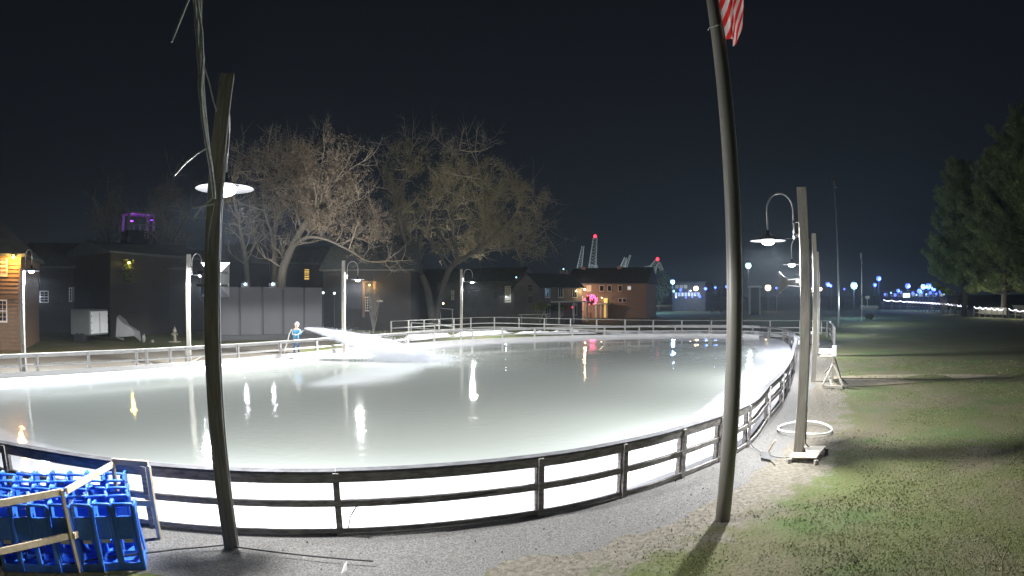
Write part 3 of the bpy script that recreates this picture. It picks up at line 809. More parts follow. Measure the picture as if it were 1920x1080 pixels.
def bmesh_parts():
    hd = P_(.055, -.02, 1.68)
    hm = MB()
    hm.sphere(hd+Vector((.0, .02, .03)), .135*PS, 14, 10, (.95, 1.0, 1.12)); hm.build('hood', 'hood', body, smooth=True)
    f = MB(); f.sphere(hd+Vector((.03, -.065*PS, -.01)), .095*PS, 12, 8, (.8, .75, 1.15)); f.sphere(hd+Vector((.045, -.142*PS, -.02)), .02*PS, 6, 5, (.7, 1, 1.2))
    f.build('face', 'skin', body, smooth=True)
    for s in (-.035, .035): MB().sphere(hd+Vector((.035+s*PS, -.137*PS, .015)), .011*PS, 6, 5).build('eye', 'rubber', body)
    MB().box(hd+Vector((.04, -.135*PS, -.065*PS)), (.045, .01, .01)).build('mouth', 'door_red', body)
    for hx, hy, hz, fl_ in ((.16, -.215, 1.19, 1), (.45, -.17, 1.36, 1)):
        h = MB(); c = P_(hx, hy, hz)
        h.sphere(c, .045*PS, 10, 8, (1.1, .6, 1.0))
        for k in range(4):
            o = Vector((-.03+.021*k, 0, -.012+.004*k)); ln = (.9, 1, .95, .78)[k]
            h.tube([c+o, c+o+Vector((.004, -.045*ln, -.01)), c+o+Vector((.006, -.055*ln, -.04)), c+o+Vector((.006, -.03*ln, -.062))], [.011, .010, .009, .007], 6)
        h.tube([c+Vector((-.035, 0, .02)), c+Vector((-.035, -.04, .045)), c+Vector((-.005, -.055, .03))], [.013, .011, .009], 6)
        h.build('gloved_hand', 'glove', body, smooth=True)
bmesh_parts()
NZ = P_(.62, -.24, 1.44)
hz_ = empty('fire_hose', tuple(NZ), 'pale hose running over the worker\'s back to a dark nozzle throwing the water', 'hose')
ho_pts = [NZ+Vector((-.12, .04, -.04)), P_(.42, -.20, 1.33), P_(.16, -.24, 1.16), P_(-.12, -.2, 1.20), P_(-.20, -.12, 1.42), P_(-.24, -.05, 1.44), P_(-.38, -.06, 1.18), P_(-.50, -.02, .80), P_(-.66, 0, .40), P_(-.78, .05, .06), P_(-.5, .5, .03), P_(.6, .9, .03), P_(1.8, .6, .03)]
MB().tube(ho_pts, .034, 8).build('hose', 'hood', hz_, smooth=True)
MB().tube([NZ+Vector((-.14, .04, -.04)), NZ], [.045, .028], 10).build('nozzle', 'steel_dark', hz_)
for kk, pl_ in enumerate((((262, 668), (300, 688), (350, 682), (380, 668)), ((455, 672), (480, 682), (520, 676), (552, 671)))):
    hh_ = MB().tube(cr([tuple(G(x, y, .1)) for x, y in pl_], 6, closed=False), .03, 7)
    tag(hh_.build('garden_hose', 'wood_pale', smooth=True), ('pale hose loop lying behind the left railing near the trailer', 'pale hose loop lying just left of the worker behind the railing')[kk], 'hose')

# water jet: droplets thrown from the nozzle to the ice
IM = G(775, 674, .1)
dm = MB(); rnd = random.Random(5)
jet = IM-NZ; side = jet.cross(Vector((0, 0, 1))).normalized()
def jetpos(t, a, b):
    p = NZ+Vector((jet.x*t, jet.y*t, 0)); z = NZ.z*(1-min(1, t)**1.25)+.1
    w = (.04+.78*t)*(1-max(0, t-.82)*1.6)
    return Vector((p.x, p.y, z+a*w))+side*b*w*1.6
for k in range(105000):
    if k % 5:
        t = rnd.random()**.85*1.08; p = jetpos(t, rnd.gauss(0, .5), rnd.gauss(0, .5))
        if p.z < .09: p.z = .09+abs(rnd.gauss(0, .08))
    else:
        q = IM+Vector((jet.x, jet.y, 0)).normalized()*rnd.gauss(-.3, 1.15)+side*rnd.gauss(0, .75); p = Vector((q.x, q.y, .085+abs(rnd.gauss(0, .14)))); t = 1
    s_ = rnd.uniform(.004, .012)*(.7+.6*t); dv = Vector((jet.x, jet.y, -1.5*t)).normalized()*s_*rnd.uniform(1.5, 4)
    u = Vector((rnd.uniform(-1, 1), rnd.uniform(-1, 1), rnd.uniform(-1, 1))).normalized()*s_
    v = u.cross(dv).normalized()*s_
    dm.add([p-dv, p+u, p+v-u*.5, p+dv], [(0,1,2),(0,3,1),(1,3,2),(0,2,3)])
M['water'] = mat('white_water_droplets', (.93, .95, .97), .4)
nt = M['water'].node_tree; tb = nt.nodes.new('ShaderNodeBsdfTranslucent'); tb.inputs['Color'].default_value = (.95, .96, 1, 1); mxs = nt.nodes.new('ShaderNodeMixShader'); mxs.inputs[0].default_value = .6
nt.links.new(nt.nodes['Principled BSDF'].outputs[0], mxs.inputs[1]); nt.links.new(tb.outputs[0], mxs.inputs[2]); nt.links.new(mxs.outputs[0], nt.nodes['Material Output'].inputs['Surface'])
tag(dm.build('water_spray', 'water'), 'white fan of water spray arching from the nozzle to the ice', 'water spray', kind='stuff')
# mist that travels with the jet
vm = bpy.data.materials.new('mist'); vm.use_nodes = True; nt = vm.node_tree
for n in list(nt.nodes):
    if n.type == 'BSDF_PRINCIPLED': nt.nodes.remove(n)
pv = nt.nodes.new('ShaderNodeVolumePrincipled'); pv.inputs['Color'].default_value = (1, 1, 1, 1); pv.inputs['Density'].default_value = .9; pv.inputs['Anisotropy'].default_value = .1
nt.links.new(pv.outputs[0], nt.nodes['Material Output'].inputs['Volume'])
ms = MB(); nn_ = 14
for i in range(nn_+1):
    t = .03+i/nn_*1.0
    for j in range(14):
        a = 2*math.pi*j/14; p = jetpos(t, math.cos(a)*1.05, math.sin(a)*1.05); p.z = max(.10, p.z); ms.v.append(tuple(p))
for i in range(nn_):
    for j in range(14):
        a, b = i*14+j, i*14+(j+1) % 14; ms.f.append((a, b, b+14, a+14))
ms.f.append(tuple(reversed(range(14)))); ms.f.append(tuple(nn_*14+j for j in range(14)))
mo = ms.build('spray_mist', vm, smooth=True); tag(mo, 'soft white mist wrapped round the water spray', 'mist', kind='stuff')

# ------------------------------------------------------------ white plastic sheeting between the far fences
def heap(name, pl_, h, label, seed):
    rnd = random.Random(seed); c0 = G(*pl_[0]); c1 = G(*pl_[1]); ax = (c1-c0); L = ax.length; ax = ax.normalized(); ay = Vector((-ax.y, ax.x, 0))
    mb = MB(); nx_ = max(10, int(L*7)); ny = 12; W = 2.0
    for j in range(ny+1):
        for i in range(nx_+1):
            u, v = i/nx_, j/ny; p = c0+ax*u*L+ay*(v-.2)*W
            env = (math.sin(math.pi*v)**.6)*(min(1, u*8, (1-u)*8))
            n = mnoise.noise(Vector((u*L*1.1, v*3, seed)))*.6+mnoise.noise(Vector((u*L*3, v*7, seed+5)))*.4
            mb.v.append((p.x, p.y, .07+env*h*max(0.05, .55+n*1.1)))
    for j in range(ny):
        for i in range(nx_):
            a = j*(nx_+1)+i; mb.f.append((a, a+1, a+nx_+2, a+nx_+1))
    tag(mb.build(name, 'plastic_sheet', smooth=False), label, 'plastic sheeting', 'white plastic sheeting behind the far railing')
heap('plastic_sheeting', ((768, 640), (850, 632)), .55, 'leftmost crumpled white plastic heap behind the far railing, by the ramp', 1)
heap('plastic_sheeting', ((868, 632), (960, 625)), .5, 'middle crumpled white plastic heap behind the far railing, right of the far lamp post', 2)
heap('plastic_sheeting', ((966, 628), (1120, 627)), .38, 'long low strip of crumpled white plastic behind the far railing', 3)
heap('plastic_sheeting', ((1130, 627), (1340, 629)), .33, 'long low strip of crumpled white plastic left of the flagpole', 4)
heap('plastic_sheeting', ((1375, 630), (1488, 634)), .35, 'strip of crumpled white plastic right of the flagpole', 6)
hp2 = MB(); c = G(1517, 648, .0)
for j in range(9):
    for i in range(9):
        u, v = i/8, j/8
        hp2.v.append((c.x-.7+u*1.1+.1*math.sin(v*8), c.y-1+v*3.0, .06+1.25*(math.sin(math.pi*min(1, u*1.05))**.5)*(.55+.3*math.sin(v*5+1))+.1*mnoise.noise(Vector((u*5, v*5, 0)))))
for j in range(8):
    for i in range(8): a = j*9+i; hp2.f.append((a, a+1, a+10, a+9))
tag(hp2.build('draped_sheet', 'plastic_sheet'), 'white sheet draped over the fence corner between the two right lamp posts', 'plastic sheet')
gb = G(1553, 655)
tag(slab([G(1534, 662, .12), G(1566, 662, .12), G(1566, 653, .12), G(1536, 653, .12)], .06, 'white_board', 'white_paint', None), 'white board lying flat at the foot of the third lamp post', 'board')
tag(slab([G(1536, 668, .07), G(1562, 668, .07), G(1563, 664, .07), G(1540, 664, .07)], .05, 'pale_board', 'ply', None), 'pale plywood sheet lying beyond the second lamp post', 'board')

# ------------------------------------------------------------ background buildings
class Facade:
    """vertical plane through two sight lines at given distances; root frame: x along wall, y into building"""
    def __init__(s, name, x0, d0, x1, d1, label, cat='building', base=0.):
        a, b = D(x0, 556, d0), D(x1, 556, d1); s.a = Vector((a.x, a.y, base)); s.b = Vector((b.x, b.y, base))
        s.w = (s.b-s.a).length; s.ax = (s.b-s.a).normalized(); s.n = Vector((-s.ax.y, s.ax.x, 0))
        if s.n.y < 0: pass
        s.root = empty(name, s.a, label, cat); s.ang = math.atan2(s.ax.y, s.ax.x)
    def loc(s, px, py):
        "pixel -> (x, z) on the plane"
        w = ray(px, py); n = s.n; k = (s.a-Vector((0, 0, CAMH))).dot(n)/w.dot(n); p = Vector((0, 0, CAMH))+w*k
        return (p-s.a).dot(s.ax), p.z
    def W(s, x, y, z): return s.a+s.ax*x+s.n*y+Vector((0, 0, z))
    def box(s, mb, x0, x1, y0, y1, z0, z1):
        vs = [s.W(x, y, z) for z in (z0, z1) for x, y in ((x0, y0), (x1, y0), (x1, y1), (x0, y1))]
        mb.add(vs, [(0,3,2,1),(4,5,6,7),(0,1,5,4),(1,2,6,5),(2,3,7,6),(3,0,4,7)]); return mb
    def wall(s, h, depth, m, siding=0., x0=0., x1=None):
        x1 = s.w if x1 is None else x1; mb = MB(); s.box(mb, x0, x1, 0, depth, 0, h)
        if siding:
            z = .1
            while z < h-.05:
                k = len(mb.v)
                for x in (x0-.01, x1+.01):
                    for y, zz in ((-.005, z+siding*.92), (-.08, z), (-.002, z)): mb.v.append(tuple(s.W(x, y, zz)))
                mb.f += [(k, k+1, k+4, k+3), (k+1, k+2, k+5, k+4)]
                z += siding
        o = mb.build('wall', m, s.root); s.h = h; s.depth = depth; return o
    def roof_ridge(s, rise, m='shingle', over=.4, hip=0.):
        "ridge parallel to the facade"
        mb = MB(); h = s.h; d = s.depth; w = s.w
        vs = [s.W(-over, -over, h), s.W(w+over, -over, h), s.W(w+over, d+over, h), s.W(-over, d+over, h), s.W(hip-(0 if hip else over), d/2, h+rise), s.W(w-hip+(0 if hip else over), d/2, h+rise)]
        lo = [v-Vector((0, 0, .18)) for v in vs[:4]]
        mb.add(vs+lo, [(0,1,5,4),(1,2,5),(2,3,4,5),(3,0,4),(6,7,1,0),(7,8,2,1),(8,9,3,2),(9,6,0,3),(9,8,7,6)])
        return mb.build('roof', m, s.root)
    def roof_gable(s, rise, wallm, m='shingle', over=.35):
        "gable end on the facade"
        mb = MB(); h, d, w = s.h, s.depth, s.w
        g = MB(); g.add([s.W(0, .01, h), s.W(w, .01, h), s.W(w/2, .01, h+rise), s.W(0, d-.01, h), s.W(w, d-.01, h), s.W(w/2, d-.01, h+rise)], [(0,1,2),(5,4,3),(0,3,4,1)])
        g.build('gable', wallm, s.root)
        for sgn in (0, 1):
            e = s.W(-over, -over, h-rise*over/(w/2)) if sgn == 0 else s.W(w+over, -over, h-rise*over/(w/2))
            e2 = s.W(-over, d+over, h-rise*over/(w/2)) if sgn == 0 else s.W(w+over, d+over, h-rise*over/(w/2))
            r1, r2 = s.W(w/2, -over, h+rise+.02), s.W(w/2, d+over, h+rise+.02); up = Vector((0, 0, .14))
            mb.add([e, r1, r2, e2, e+up, r1+up, r2+up, e2+up], [(0,1,2,3),(7,6,5,4),(0,4,5,1),(1,5,6,2),(2,6,7,3),(3,7,4,0)])
        return mb.build('roof', m, s.root)
    def window(s, p0, p1, pane='glass_dark', frame='trim', nx=2, ny=2, bw=.09, bars=True):
        (xa, za), (xb, zb) = s.loc(*p0), s.loc(*p1); xa, xb = sorted((xa, xb)); za, zb = sorted((za, zb))
        f = MB(); s.box(f, xa-bw, xb+bw, -.09, -.04, zb, zb+bw); s.box(f, xa-bw, xb+bw, -.11, -.04, za-bw, za); s.box(f, xa-bw, xa, -.085, -.04, za, zb); s.box(f, xb, xb+bw, -.085, -.04, za, zb)
        if bars:
            for i in range(1, nx): x = xa+(xb-xa)*i/nx; s.box(f, x-.018, x+.018, -.075, -.05, za, zb)
            for j in range(1, ny): z = za+(zb-za)*j/ny; t_ = .03 if j*2 == ny else .018; s.box(f, xa, xb, -.072, -.051, z-t_, z+t_)
        fo_ = f.build('window', frame, s.root)
        g = MB(); s.box(g, xa, xb, -.05, -.041, za, zb); me_ = g.build('pane', pane, None)
        me_.parent = fo_
        off = Vector(s.root.location)
        for v in me_.data.vertices: v.co -= off
        return fo_
    def door(s, p0, p1, m='door_red', frame='trim'):
        (xa, za), (xb, zb) = s.loc(*p0), s.loc(*p1); xa, xb = sorted((xa, xb)); zb = max(za, zb)
        d_ = MB(); s.box(d_, xa, xb, -.06, -.04, 0.05, zb); do = d_.build('door', m, s.root)
        f = MB(); s.box(f, xa-.12, xa, -.10, -.04, 0, zb+.12); s.box(f, xb, xb+.12, -.10, -.04, 0, zb+.12); s.box(f, xa, xb, -.10, -.04, zb, zb+.12); f.build('door_frame', frame, s.root)
        return do
    def flood(s, px, py, col, e, name='floodlight', r=.09, label=None, out=.35, glow=None):
        x, z = s.loc(px, py); p = s.W(x, -out, z)
        t = empty(name, p, label, 'light') if label else s.root
        MB().sphere(p, r, 10, 8).build('bulb', glow or emit('glow', col, 25), t, smooth=True)
        b_ = MB(); b_.beam(s.W(x, -.0, z+.1), p+Vector((0, 0, .1)), .04, .04); b_.lathe(p, [(.03, .14), (.05, .12), (.13, .05), (.14, .03)], 12); b_.build('bracket', 'steel_dark', t)
        point('bulb_light', p-s.n*.12-Vector((0, 0, .12)), e, col, .08, t); return t
ORANGE = (1, .50, .10); WARM = (1, .72, .38); BLUE = (.16, .32, 1); ICY = (.70, .82, 1)
gO, gW, gB, gI, gR = emit('orange_glow', (1, .62, .2), 7), emit('warm_glow', WARM, 8), emit('blue_glow', (.10, .17, 1), 2.4), emit('icy_glow', (.42, .78, 1), 2.0), emit('red_glow', (1, .04, .08), 3)

# brown clapboard house, left edge
h1 = Facade('clapboard_house', -150, 44, 38, 41.5, 'brown clapboard house at the left edge, lit orange by a floodlight under its eave', 'house')
h1.wall(h1.loc(30, 476)[1], 9, 'clap_brown', .26); h1.roof_ridge(3.6, hip=4.2)
h1.window((-12, 482), (12, 516), 'win_dim', nx=3, ny=4); h1.window((-80, 482), (-50, 516), 'glass_dark', nx=3, ny=4)
h1.window((-14, 564), (12, 602), 'glass_dark', nx=4, ny=2)
tr = MB(); z = h1.loc(20, 557)[1]; h1.box(tr, h1.w*.3, h1.w+.03, -.10, -.045, z-.12, z+.12); zz = h1.loc(20, 478)[1]; h1.box(tr, 0, h1.w+.03, -.10, -.045, zz-.25, zz-.02)
h1.box(tr, h1.w-.14, h1.w+.02, -.09, -.045, 0, zz-.3); tr.build('trim_board', 'clap_brown', h1.root)
h1.flood(28, 482, ORANGE, 700, r=.13, glow=gO, out=.55)
# dark wing behind with a porch light
h2 = Facade('long_dark_house', 40, 62, 345, 60, 'long dark grey house behind the white trailer, with a white porch light', 'house')
h2.wall(h2.loc(200, 500)[1], 9, 'clap_dark', .3); h2.roof_ridge(2.6)
h2.window((60, 547), (72, 566), 'glass_dark', 'white_paint', 2, 4); h2.window((76, 547), (90, 566), 'glass_dark', 'white_paint', 2, 4)
h2.window((131, 541), (134, 564), 'glass_dark', 'white_paint', 1, 4); 
sh_ = MB(); (xa, za), (xb, zb) = h2.loc(135, 565), h2.loc(147, 538); h2.box(sh_, xa, xb, -.16, -.06, za, zb); sh_.build('white_shutter', 'trailer', h2.root)
h2.flood(70, 553, (.75, .8, 1), 26, r=.10, out=.4, glow=gI)
tw = MB(); (xa, za), (xb, zb) = h2.loc(44, 546), h2.loc(59, 527); h2.box(tw, xa, xb, -.6, -.05, za, zb); tw.build('bay', 'clap_brown', h2.root)
# house with the ivy lantern
h3 = Facade('brown_gabled_house', 206, 55, 420, 66, 'dark brown house with an ivy clad lantern high on its wall', 'house')
h3.wall(h3.loc(300, 478)[1], 8, 'clap_redbrown', .3); h3.roof_ridge(1.2)
h3.flood(236, 492, (1, .78, .16), 80, r=.12, out=.5, glow=emit('lantern_yellow', (1, .75, .25), 7))
iv = MB(); rnd = random.Random(3)
for k in range(420):
    x, z = h3.loc(rnd.gauss(236, 4.5), rnd.uniform(487, 529)); p = h3.W(x, -.05-rnd.random()*.4, z); u = Vector((rnd.gauss(0, 1), rnd.gauss(0, 1), rnd.gauss(0, 1))).normalized()*.11; v = u.cross(Vector((.3, .5, 1))).normalized()*.10
    iv.add([p-u, p+v, p+u, p-v], [(0, 1, 2, 3)])
tag(iv.build('ivy', 'ivy'), 'patch of yellow green ivy on the brown wall around the lantern', 'ivy')
# church tower with purple belfry
ct = Facade('church_tower', 236, 120, 288, 122, 'distant church tower with a belfry lit purple, between bare branches', 'church tower')
zt = ct.loc(260, 432)[1]; ct.wall(zt, 5, 'clap_dark')
bf = MB()
for x in (0, ct.w-.5):
    for y in (0, 4.5): ct.box(bf, x, x+.5, y, y+.5, zt, zt+3.3)
for x in (1.4, 2.8, 4.2): ct.box(bf, x, x+.2, 0, .25, zt, zt+1.1)
ct.box(bf, 0, ct.w, .05, .2, zt+1.1, zt+1.3); ct.box(bf, -.2, ct.w+.2, -.2, 5.2, zt+3.3, zt+3.6); bf.build('belfry', 'trim', ct.root)
rf = MB(); rf.add([ct.W(-.3, -.3, zt+3.61), ct.W(ct.w+.3, -.3, zt+3.61), ct.W(ct.w+.3, 5.3, zt+3.61), ct.W(-.3, 5.3, zt+3.61), ct.W(ct.w/2, 2.5, zt+4.4)], [(0,1,4),(1,2,4),(2,3,4),(3,0,4)]); rf.build('roof', 'shingle', ct.root)
ct.window((240, 445), (243, 452), 'glass_dark', 'trim', 1, 2); ct.window((272, 436), (277, 446), 'glass_dark', 'trim', 1, 2)
gP = emit('purple_glow', (.35, .05, 1), 5)
for x, dz_ in ((.5, .4), (ct.w-1.0, .9)):
    MB().box(ct.W(x+.3, .35, zt+1.4+dz_), (.9, .12, .22), rz=ct.ang).build('purple_lamp', gP, ct.root); point('purple_light', ct.W(x+.4, .9, zt+1.7), 150, (.42, .08, 1), .2, ct.root)
# dark house behind the panels
h4 = Facade('dark_rear_house', 425, 78, 640, 80, 'dark house behind the grey panels with one warm upper window', 'house')
h4.wall(h4.loc(530, 492)[1], 8, 'clap_dark', .3); h4.roof_ridge(2.6)
h4.window((571, 505), (579, 524), 'win_warm', 'trim_dark', 2, 2)
# house with warm doorway
h5 = Facade('brown_doorway_house', 606, 66, 770, 64, 'dark brown house with a warm lit doorway right of the grey panels', 'house')
h5.wall(h5.loc(690, 505)[1], 9, 'clap_redbrown', .25); h5.roof_ridge(3.)
h5.window((682, 558), (693, 582), 'glass_dark', 'trim', 3, 5); h5.flood(694.5, 534, (1, .62, .12), 230, r=.12, out=.5, glow=gO)
pf = MB()
for px in (682, 702):
    x = h5.loc(px, 550)[0]; h5.box(pf, x-.14, x+.14, -.12, -.045, 1.4, h5.loc(690, 530)[1])
x0_, x1_ = h5.loc(680, 550)[0], h5.loc(704, 550)[0]; h5.box(pf, x0_-.1, x1_+.1, -.16, -.045, h5.loc(690, 530)[1], h5.loc(690, 527)[1]); pf.build('door_surround', 'clap_brown', h5.root)
pq = MB(); (xa, za), (xb, zb) = h5.loc(707, 566), h5.loc(718, 563); h5.box(pq, xa, xb, -.2, -.12, za, zb); pq.build('wall_sign', 'trim', h5.root)
# low garage behind the far lamp post
h6 = Facade('grey_rear_house', 770, 92, 968, 84, 'grey house behind the far lamp post with one bright narrow window', 'house')
h6.wall(h6.loc(900, 528)[1], 8, 'clap_grey', .3); h6.roof_ridge(2.2)
h6.window((948, 538), (957, 566), 'win_dim', 'trim', 2, 4); h6.flood(952, 556, (.8, .9, 1), 30, r=.11, out=.5, glow=gI)
h6.window((926, 546), (932, 560), 'glass_dark', 'trim_dark', 2, 2); h6.window((846, 545), (852, 562), 'win_dim', 'trim_dark', 2, 2)
h6.door((938, 590), (944, 556), 'trim_dark', 'trim_dark')
# grey gabled house with red porch
h7 = Facade('grey_gabled_house', 964, 80, 1011, 77, 'grey gabled house with a red lit porch on its right side', 'house')
h7.wall(h7.loc(985, 537)[1], 9.5, 'clap_grey', .25); h7.roof_gable(h7.loc(989, 513)[1]-h7.h, 'clap_grey')
h7.window((991, 535), (998, 545), 'glass_dark', 'trim_dark', 2, 2); h7.window((991, 555), (998, 567), 'glass_dark', 'trim_dark', 2, 2)
e0 = h7.W(h7.w, 0, 0); e1 = h7.W(h7.w, 9.5, 0); q0, q1 = proj(tuple(e0)), proj(tuple(e1))
# its right hand side: windows, door and a small porch, as parts of the same house
h7b = Facade.__new__(Facade); h7b.a = e0; h7b.b = e1; h7b.w = 9.5; h7b.ax = (e1-e0).normalized(); h7b.n = Vector((-h7b.ax.y, h7b.ax.x, 0)); h7b.root = h7.root; h7b.h = h7.h; h7b.depth = 4
def side_window(f, x0, x1, z0, z1, pane, frame='trim'):
    m_ = MB(); f.box(m_, x0-.1, x1+.1, -.09, -.04, z1, z1+.1); f.box(m_, x0-.1, x1+.1, -.09, -.04, z0-.1, z0); f.box(m_, x0-.1, x0, -.09, -.04, z0, z1); f.box(m_, x1, x1+.1, -.09, -.04, z0, z1); f.box(m_, (x0+x1)/2-.02, (x0+x1)/2+.02, -.08, -.045, z0, z1)
    w_ = m_.build('window', frame, f.root); g = MB(); f.box(g, x0, x1, -.05, -.042, z0, z1); p_ = g.build('pane', pane, f.root); p_.parent = w_
for x in (1.2, 4.0, 7.2): side_window(h7b, x, x+.9, 3.6, 4.9, 'glass_dark'); side_window(h7b, x, x+.9, 1.1, 2.6, 'glass_dark')
pc = MB()
for x in (2.6, 5.8, 9.0): h7b.box(pc, x, x+.16, -1.3, -1.14, .05, 2.9)
h7b.box(pc, 2.3, 9.4, -1.5, -.05, 2.9, 3.08); pc.build('porch', 'trim', h7.root)
pp = h7b.W(9.3, -.6, 4.7); MB().sphere(pp, .16, 10, 8).build('porch_lamp', gW, h7.root); point('porch_light', pp+Vector((0, -.3, -.2)), 230, (1, .66, .34), .1, h7.root)
pp = h7b.W(6, -.9, 2.2); MB().sphere(pp, .10, 8, 6).build('red_lamp', gR, h7.root); point('red_light', pp, 90, (1, .12, .15), .1, h7.root)
# brick row
h8 = Facade('brick_row_house', 1062, 104, 1212, 100, 'long brick row house with a dark roof and lit red shrub before it', 'house')
h8.wall(h8.loc(1130, 531)[1], 9, 'brick'); h8.roof_ridge(h8.loc(1130, 506)[1]-h8.h+.6, over=.3)
for a_, pn in (((1067, 1074), 'win_dim'), ((1084, 1091), 'win_dim'), ((1101, 1108), 'win_dim'), ((1125, 1132), 'glass_dark'), ((1140, 1146), 'glass_dark'), ((1160, 1166), 'glass_dark')):
    h8.window((a_[0], 536), (a_[1], 545.5), pn, 'trim', 2, 2, bars=False)
h8.window((1177, 537), (1183, 543), 'win_white', 'trim', 2, 2, bars=False); h8.window((1068, 557), (1075, 566), 'win_dim', 'trim', 2, 2, bars=False)
h8.window((1160, 560), (1166, 566), 'glass_dark', 'trim', 2, 2, bars=False); h8.window((1168, 560), (1174, 566), 'glass_dark', 'trim', 2, 2, bars=False)
h8.door((1084, 572), (1093, 557)); h8.door((1133, 572), (1139, 560), 'win_warm')
pt = MB()
for px in (1121, 1130, 1141): x = h8.loc(px, 560)[0]; h8.box(pt, x-.15, x+.15, -1.2, -.9, 0, 2.3)
h8.box(pt, h8.loc(1120, 560)[0]-.2, h8.loc(1142, 560)[0]+.2, -1.4, -.05, 2.3, 2.6); pt.build('portico', 'trim', h8.root)
for px in (1080, 1150):
    x = h8.loc(px, 500)[0]; c_ = MB(); h8.box(c_, x-.4, x+.4, 4, 4.8, h8.h, h8.h+3.1); c_.build('chimney', 'brick', h8.root)
h8.flood(1066, 550, (1, .58, .24), 2600, r=.05, out=4); h8.flood(1131, 558, (1, .75, .35), 35, r=.08, out=.9)
# red lit shrub and neighbours
def blob_shrub(name, px, py0, py1, wpx, d, m, label, n=260, seed=0, lights=None, cat='shrub'):
    rnd = random.Random(seed); b0 = D(px, 556, d); sc = d/F; H_ = (py0-py1)*sc; Wd = wpx*sc; base_z = 0
    t = empty(name, (b0.x, b0.y, 0), label, cat); zc = CAMH-(py0-556)*sc
    base_z = max(0, zc) if zc > .4 else 0
    s_ = MB()
    for k in range(7): a = rnd.random()*6.28; s_.tube([(b0.x, b0.y, 0), (b0.x+math.cos(a)*Wd*.3, b0.y+math.sin(a)*Wd*.3, (H_+base_z)*.7)], [.03, .012], 4)
    s_.build('stems', 'twig', t)
    f = MB()
    for k in range(n):
        v = Vector((rnd.gauss(0, 1), rnd.gauss(0, 1), rnd.gauss(0, 1))).normalized()*(rnd.random()**.4)
        p = Vector((b0.x+v.x*Wd/2, b0.y+v.y*Wd/2, base_z+H_/2+v.z*H_/2)); r = rnd.uniform(.05, .13)*(1+d/120)
        u = Vector((rnd.gauss(0, 1), rnd.gauss(0, 1), rnd.gauss(0, 1))).normalized()*r; w = u.cross(Vector((rnd.random(), .5, 1))).normalized()*r*.7
        f.add([p-u, p+w, p+u, p-w], [(0, 1, 2, 3)])
    f.build('foliage', m, t)
    if lights:
        g = MB()
        for k in range(lights[1]):
            v = Vector((rnd.gauss(0, 1), -abs(rnd.gauss(0, 1)), rnd.gauss(0, 1))).normalized()
            g.sphere((b0.x+v.x*Wd/2, b0.y+v.y*Wd/2, base_z+H_/2+v.z*H_/2), .075, 5, 4)
        tag(g.build('light_string', lights[0], t), kind='stuff'); point('string_light', (b0.x, b0.y-Wd*.7, base_z+H_*.6), lights[2], lights[3], .4, t)
    return t
blob_shrub('lit_shrub', 1108, 571, 553, 24, 92, 'shrub_y', 'round shrub wrapped in pink red fairy lights before the brick house', 380, 1, (emit('pink_string', (1, .08, .22), 9), 46, 60, (1, .1, .2)))
blob_shrub('clipped_shrub', 1012, 582, 567, 34, 76, 'shrub_y', 'yellow green clipped shrub before the red lit porch', 420, 2)
blob_shrub('clipped_shrub', 1046, 583, 569, 40, 80, 'shrub_y', 'yellow green low hedge bush left of the brick house', 420, 3)
blob_shrub('dark_shrub', 1080, 582, 566, 14, 90, 'needles', 'small dark conical bush in front of the brick house door', 200, 4)
blob_shrub('dark_shrub', 1235, 572, 500, 50, 150, 'needles', 'tall dark round tree crown right of the two blue lamps', 900, 5, cat='tree')

# bench-like sign slabs and lawn kerbs seen as pale strips
def bar(name, p0, p1, d, th, m, label, cat):
    a, b = D(*p0, d), D(*p1, d); mb = MB(); mb.beam(a, b, .25, th)
    for q in (a.lerp(b, .1), a.lerp(b, .9)): mb.box((q.x, q.y, q.z/2), (.12, .12, q.z-.02))
    tag(mb.build(name, m), label, cat)
bar('garden_bench', (823, 577.5), (851, 580.5), 80, .10, 'trim', 'low pale bench left of the far lamp post', 'bench')
bar('low_rail', (972, 590), (1030, 589), 70, .08, 'clap_cream', 'low pale timber rail in front of the grey gabled house', 'rail')
for px, py, d, e, lab in ((831, 569, 84, gW, 'small warm garden light behind the low bench'), (968, 520, 84, gI, 'small white star shaped light high left of the grey gable'), (1082, 574, 90, gW, 'tiny warm light by the conical bush')):
    p = D(px, py, d); t = empty('garden_light', (p.x, p.y, 0), lab, 'light'); MB().sphere(p, .13, 8, 6).build('globe', e, t); (px == 831 and spot('tree_uplight', p+Vector((0, .3, .3)), 13000, (1, .93, .72), D(880, 350, 80)-p, 85, .6, .2, t)); MB().tube([(p.x, p.y, 0), p-Vector((0, 0, .1))], .04, 6).build('stake', 'steel_dark', t)

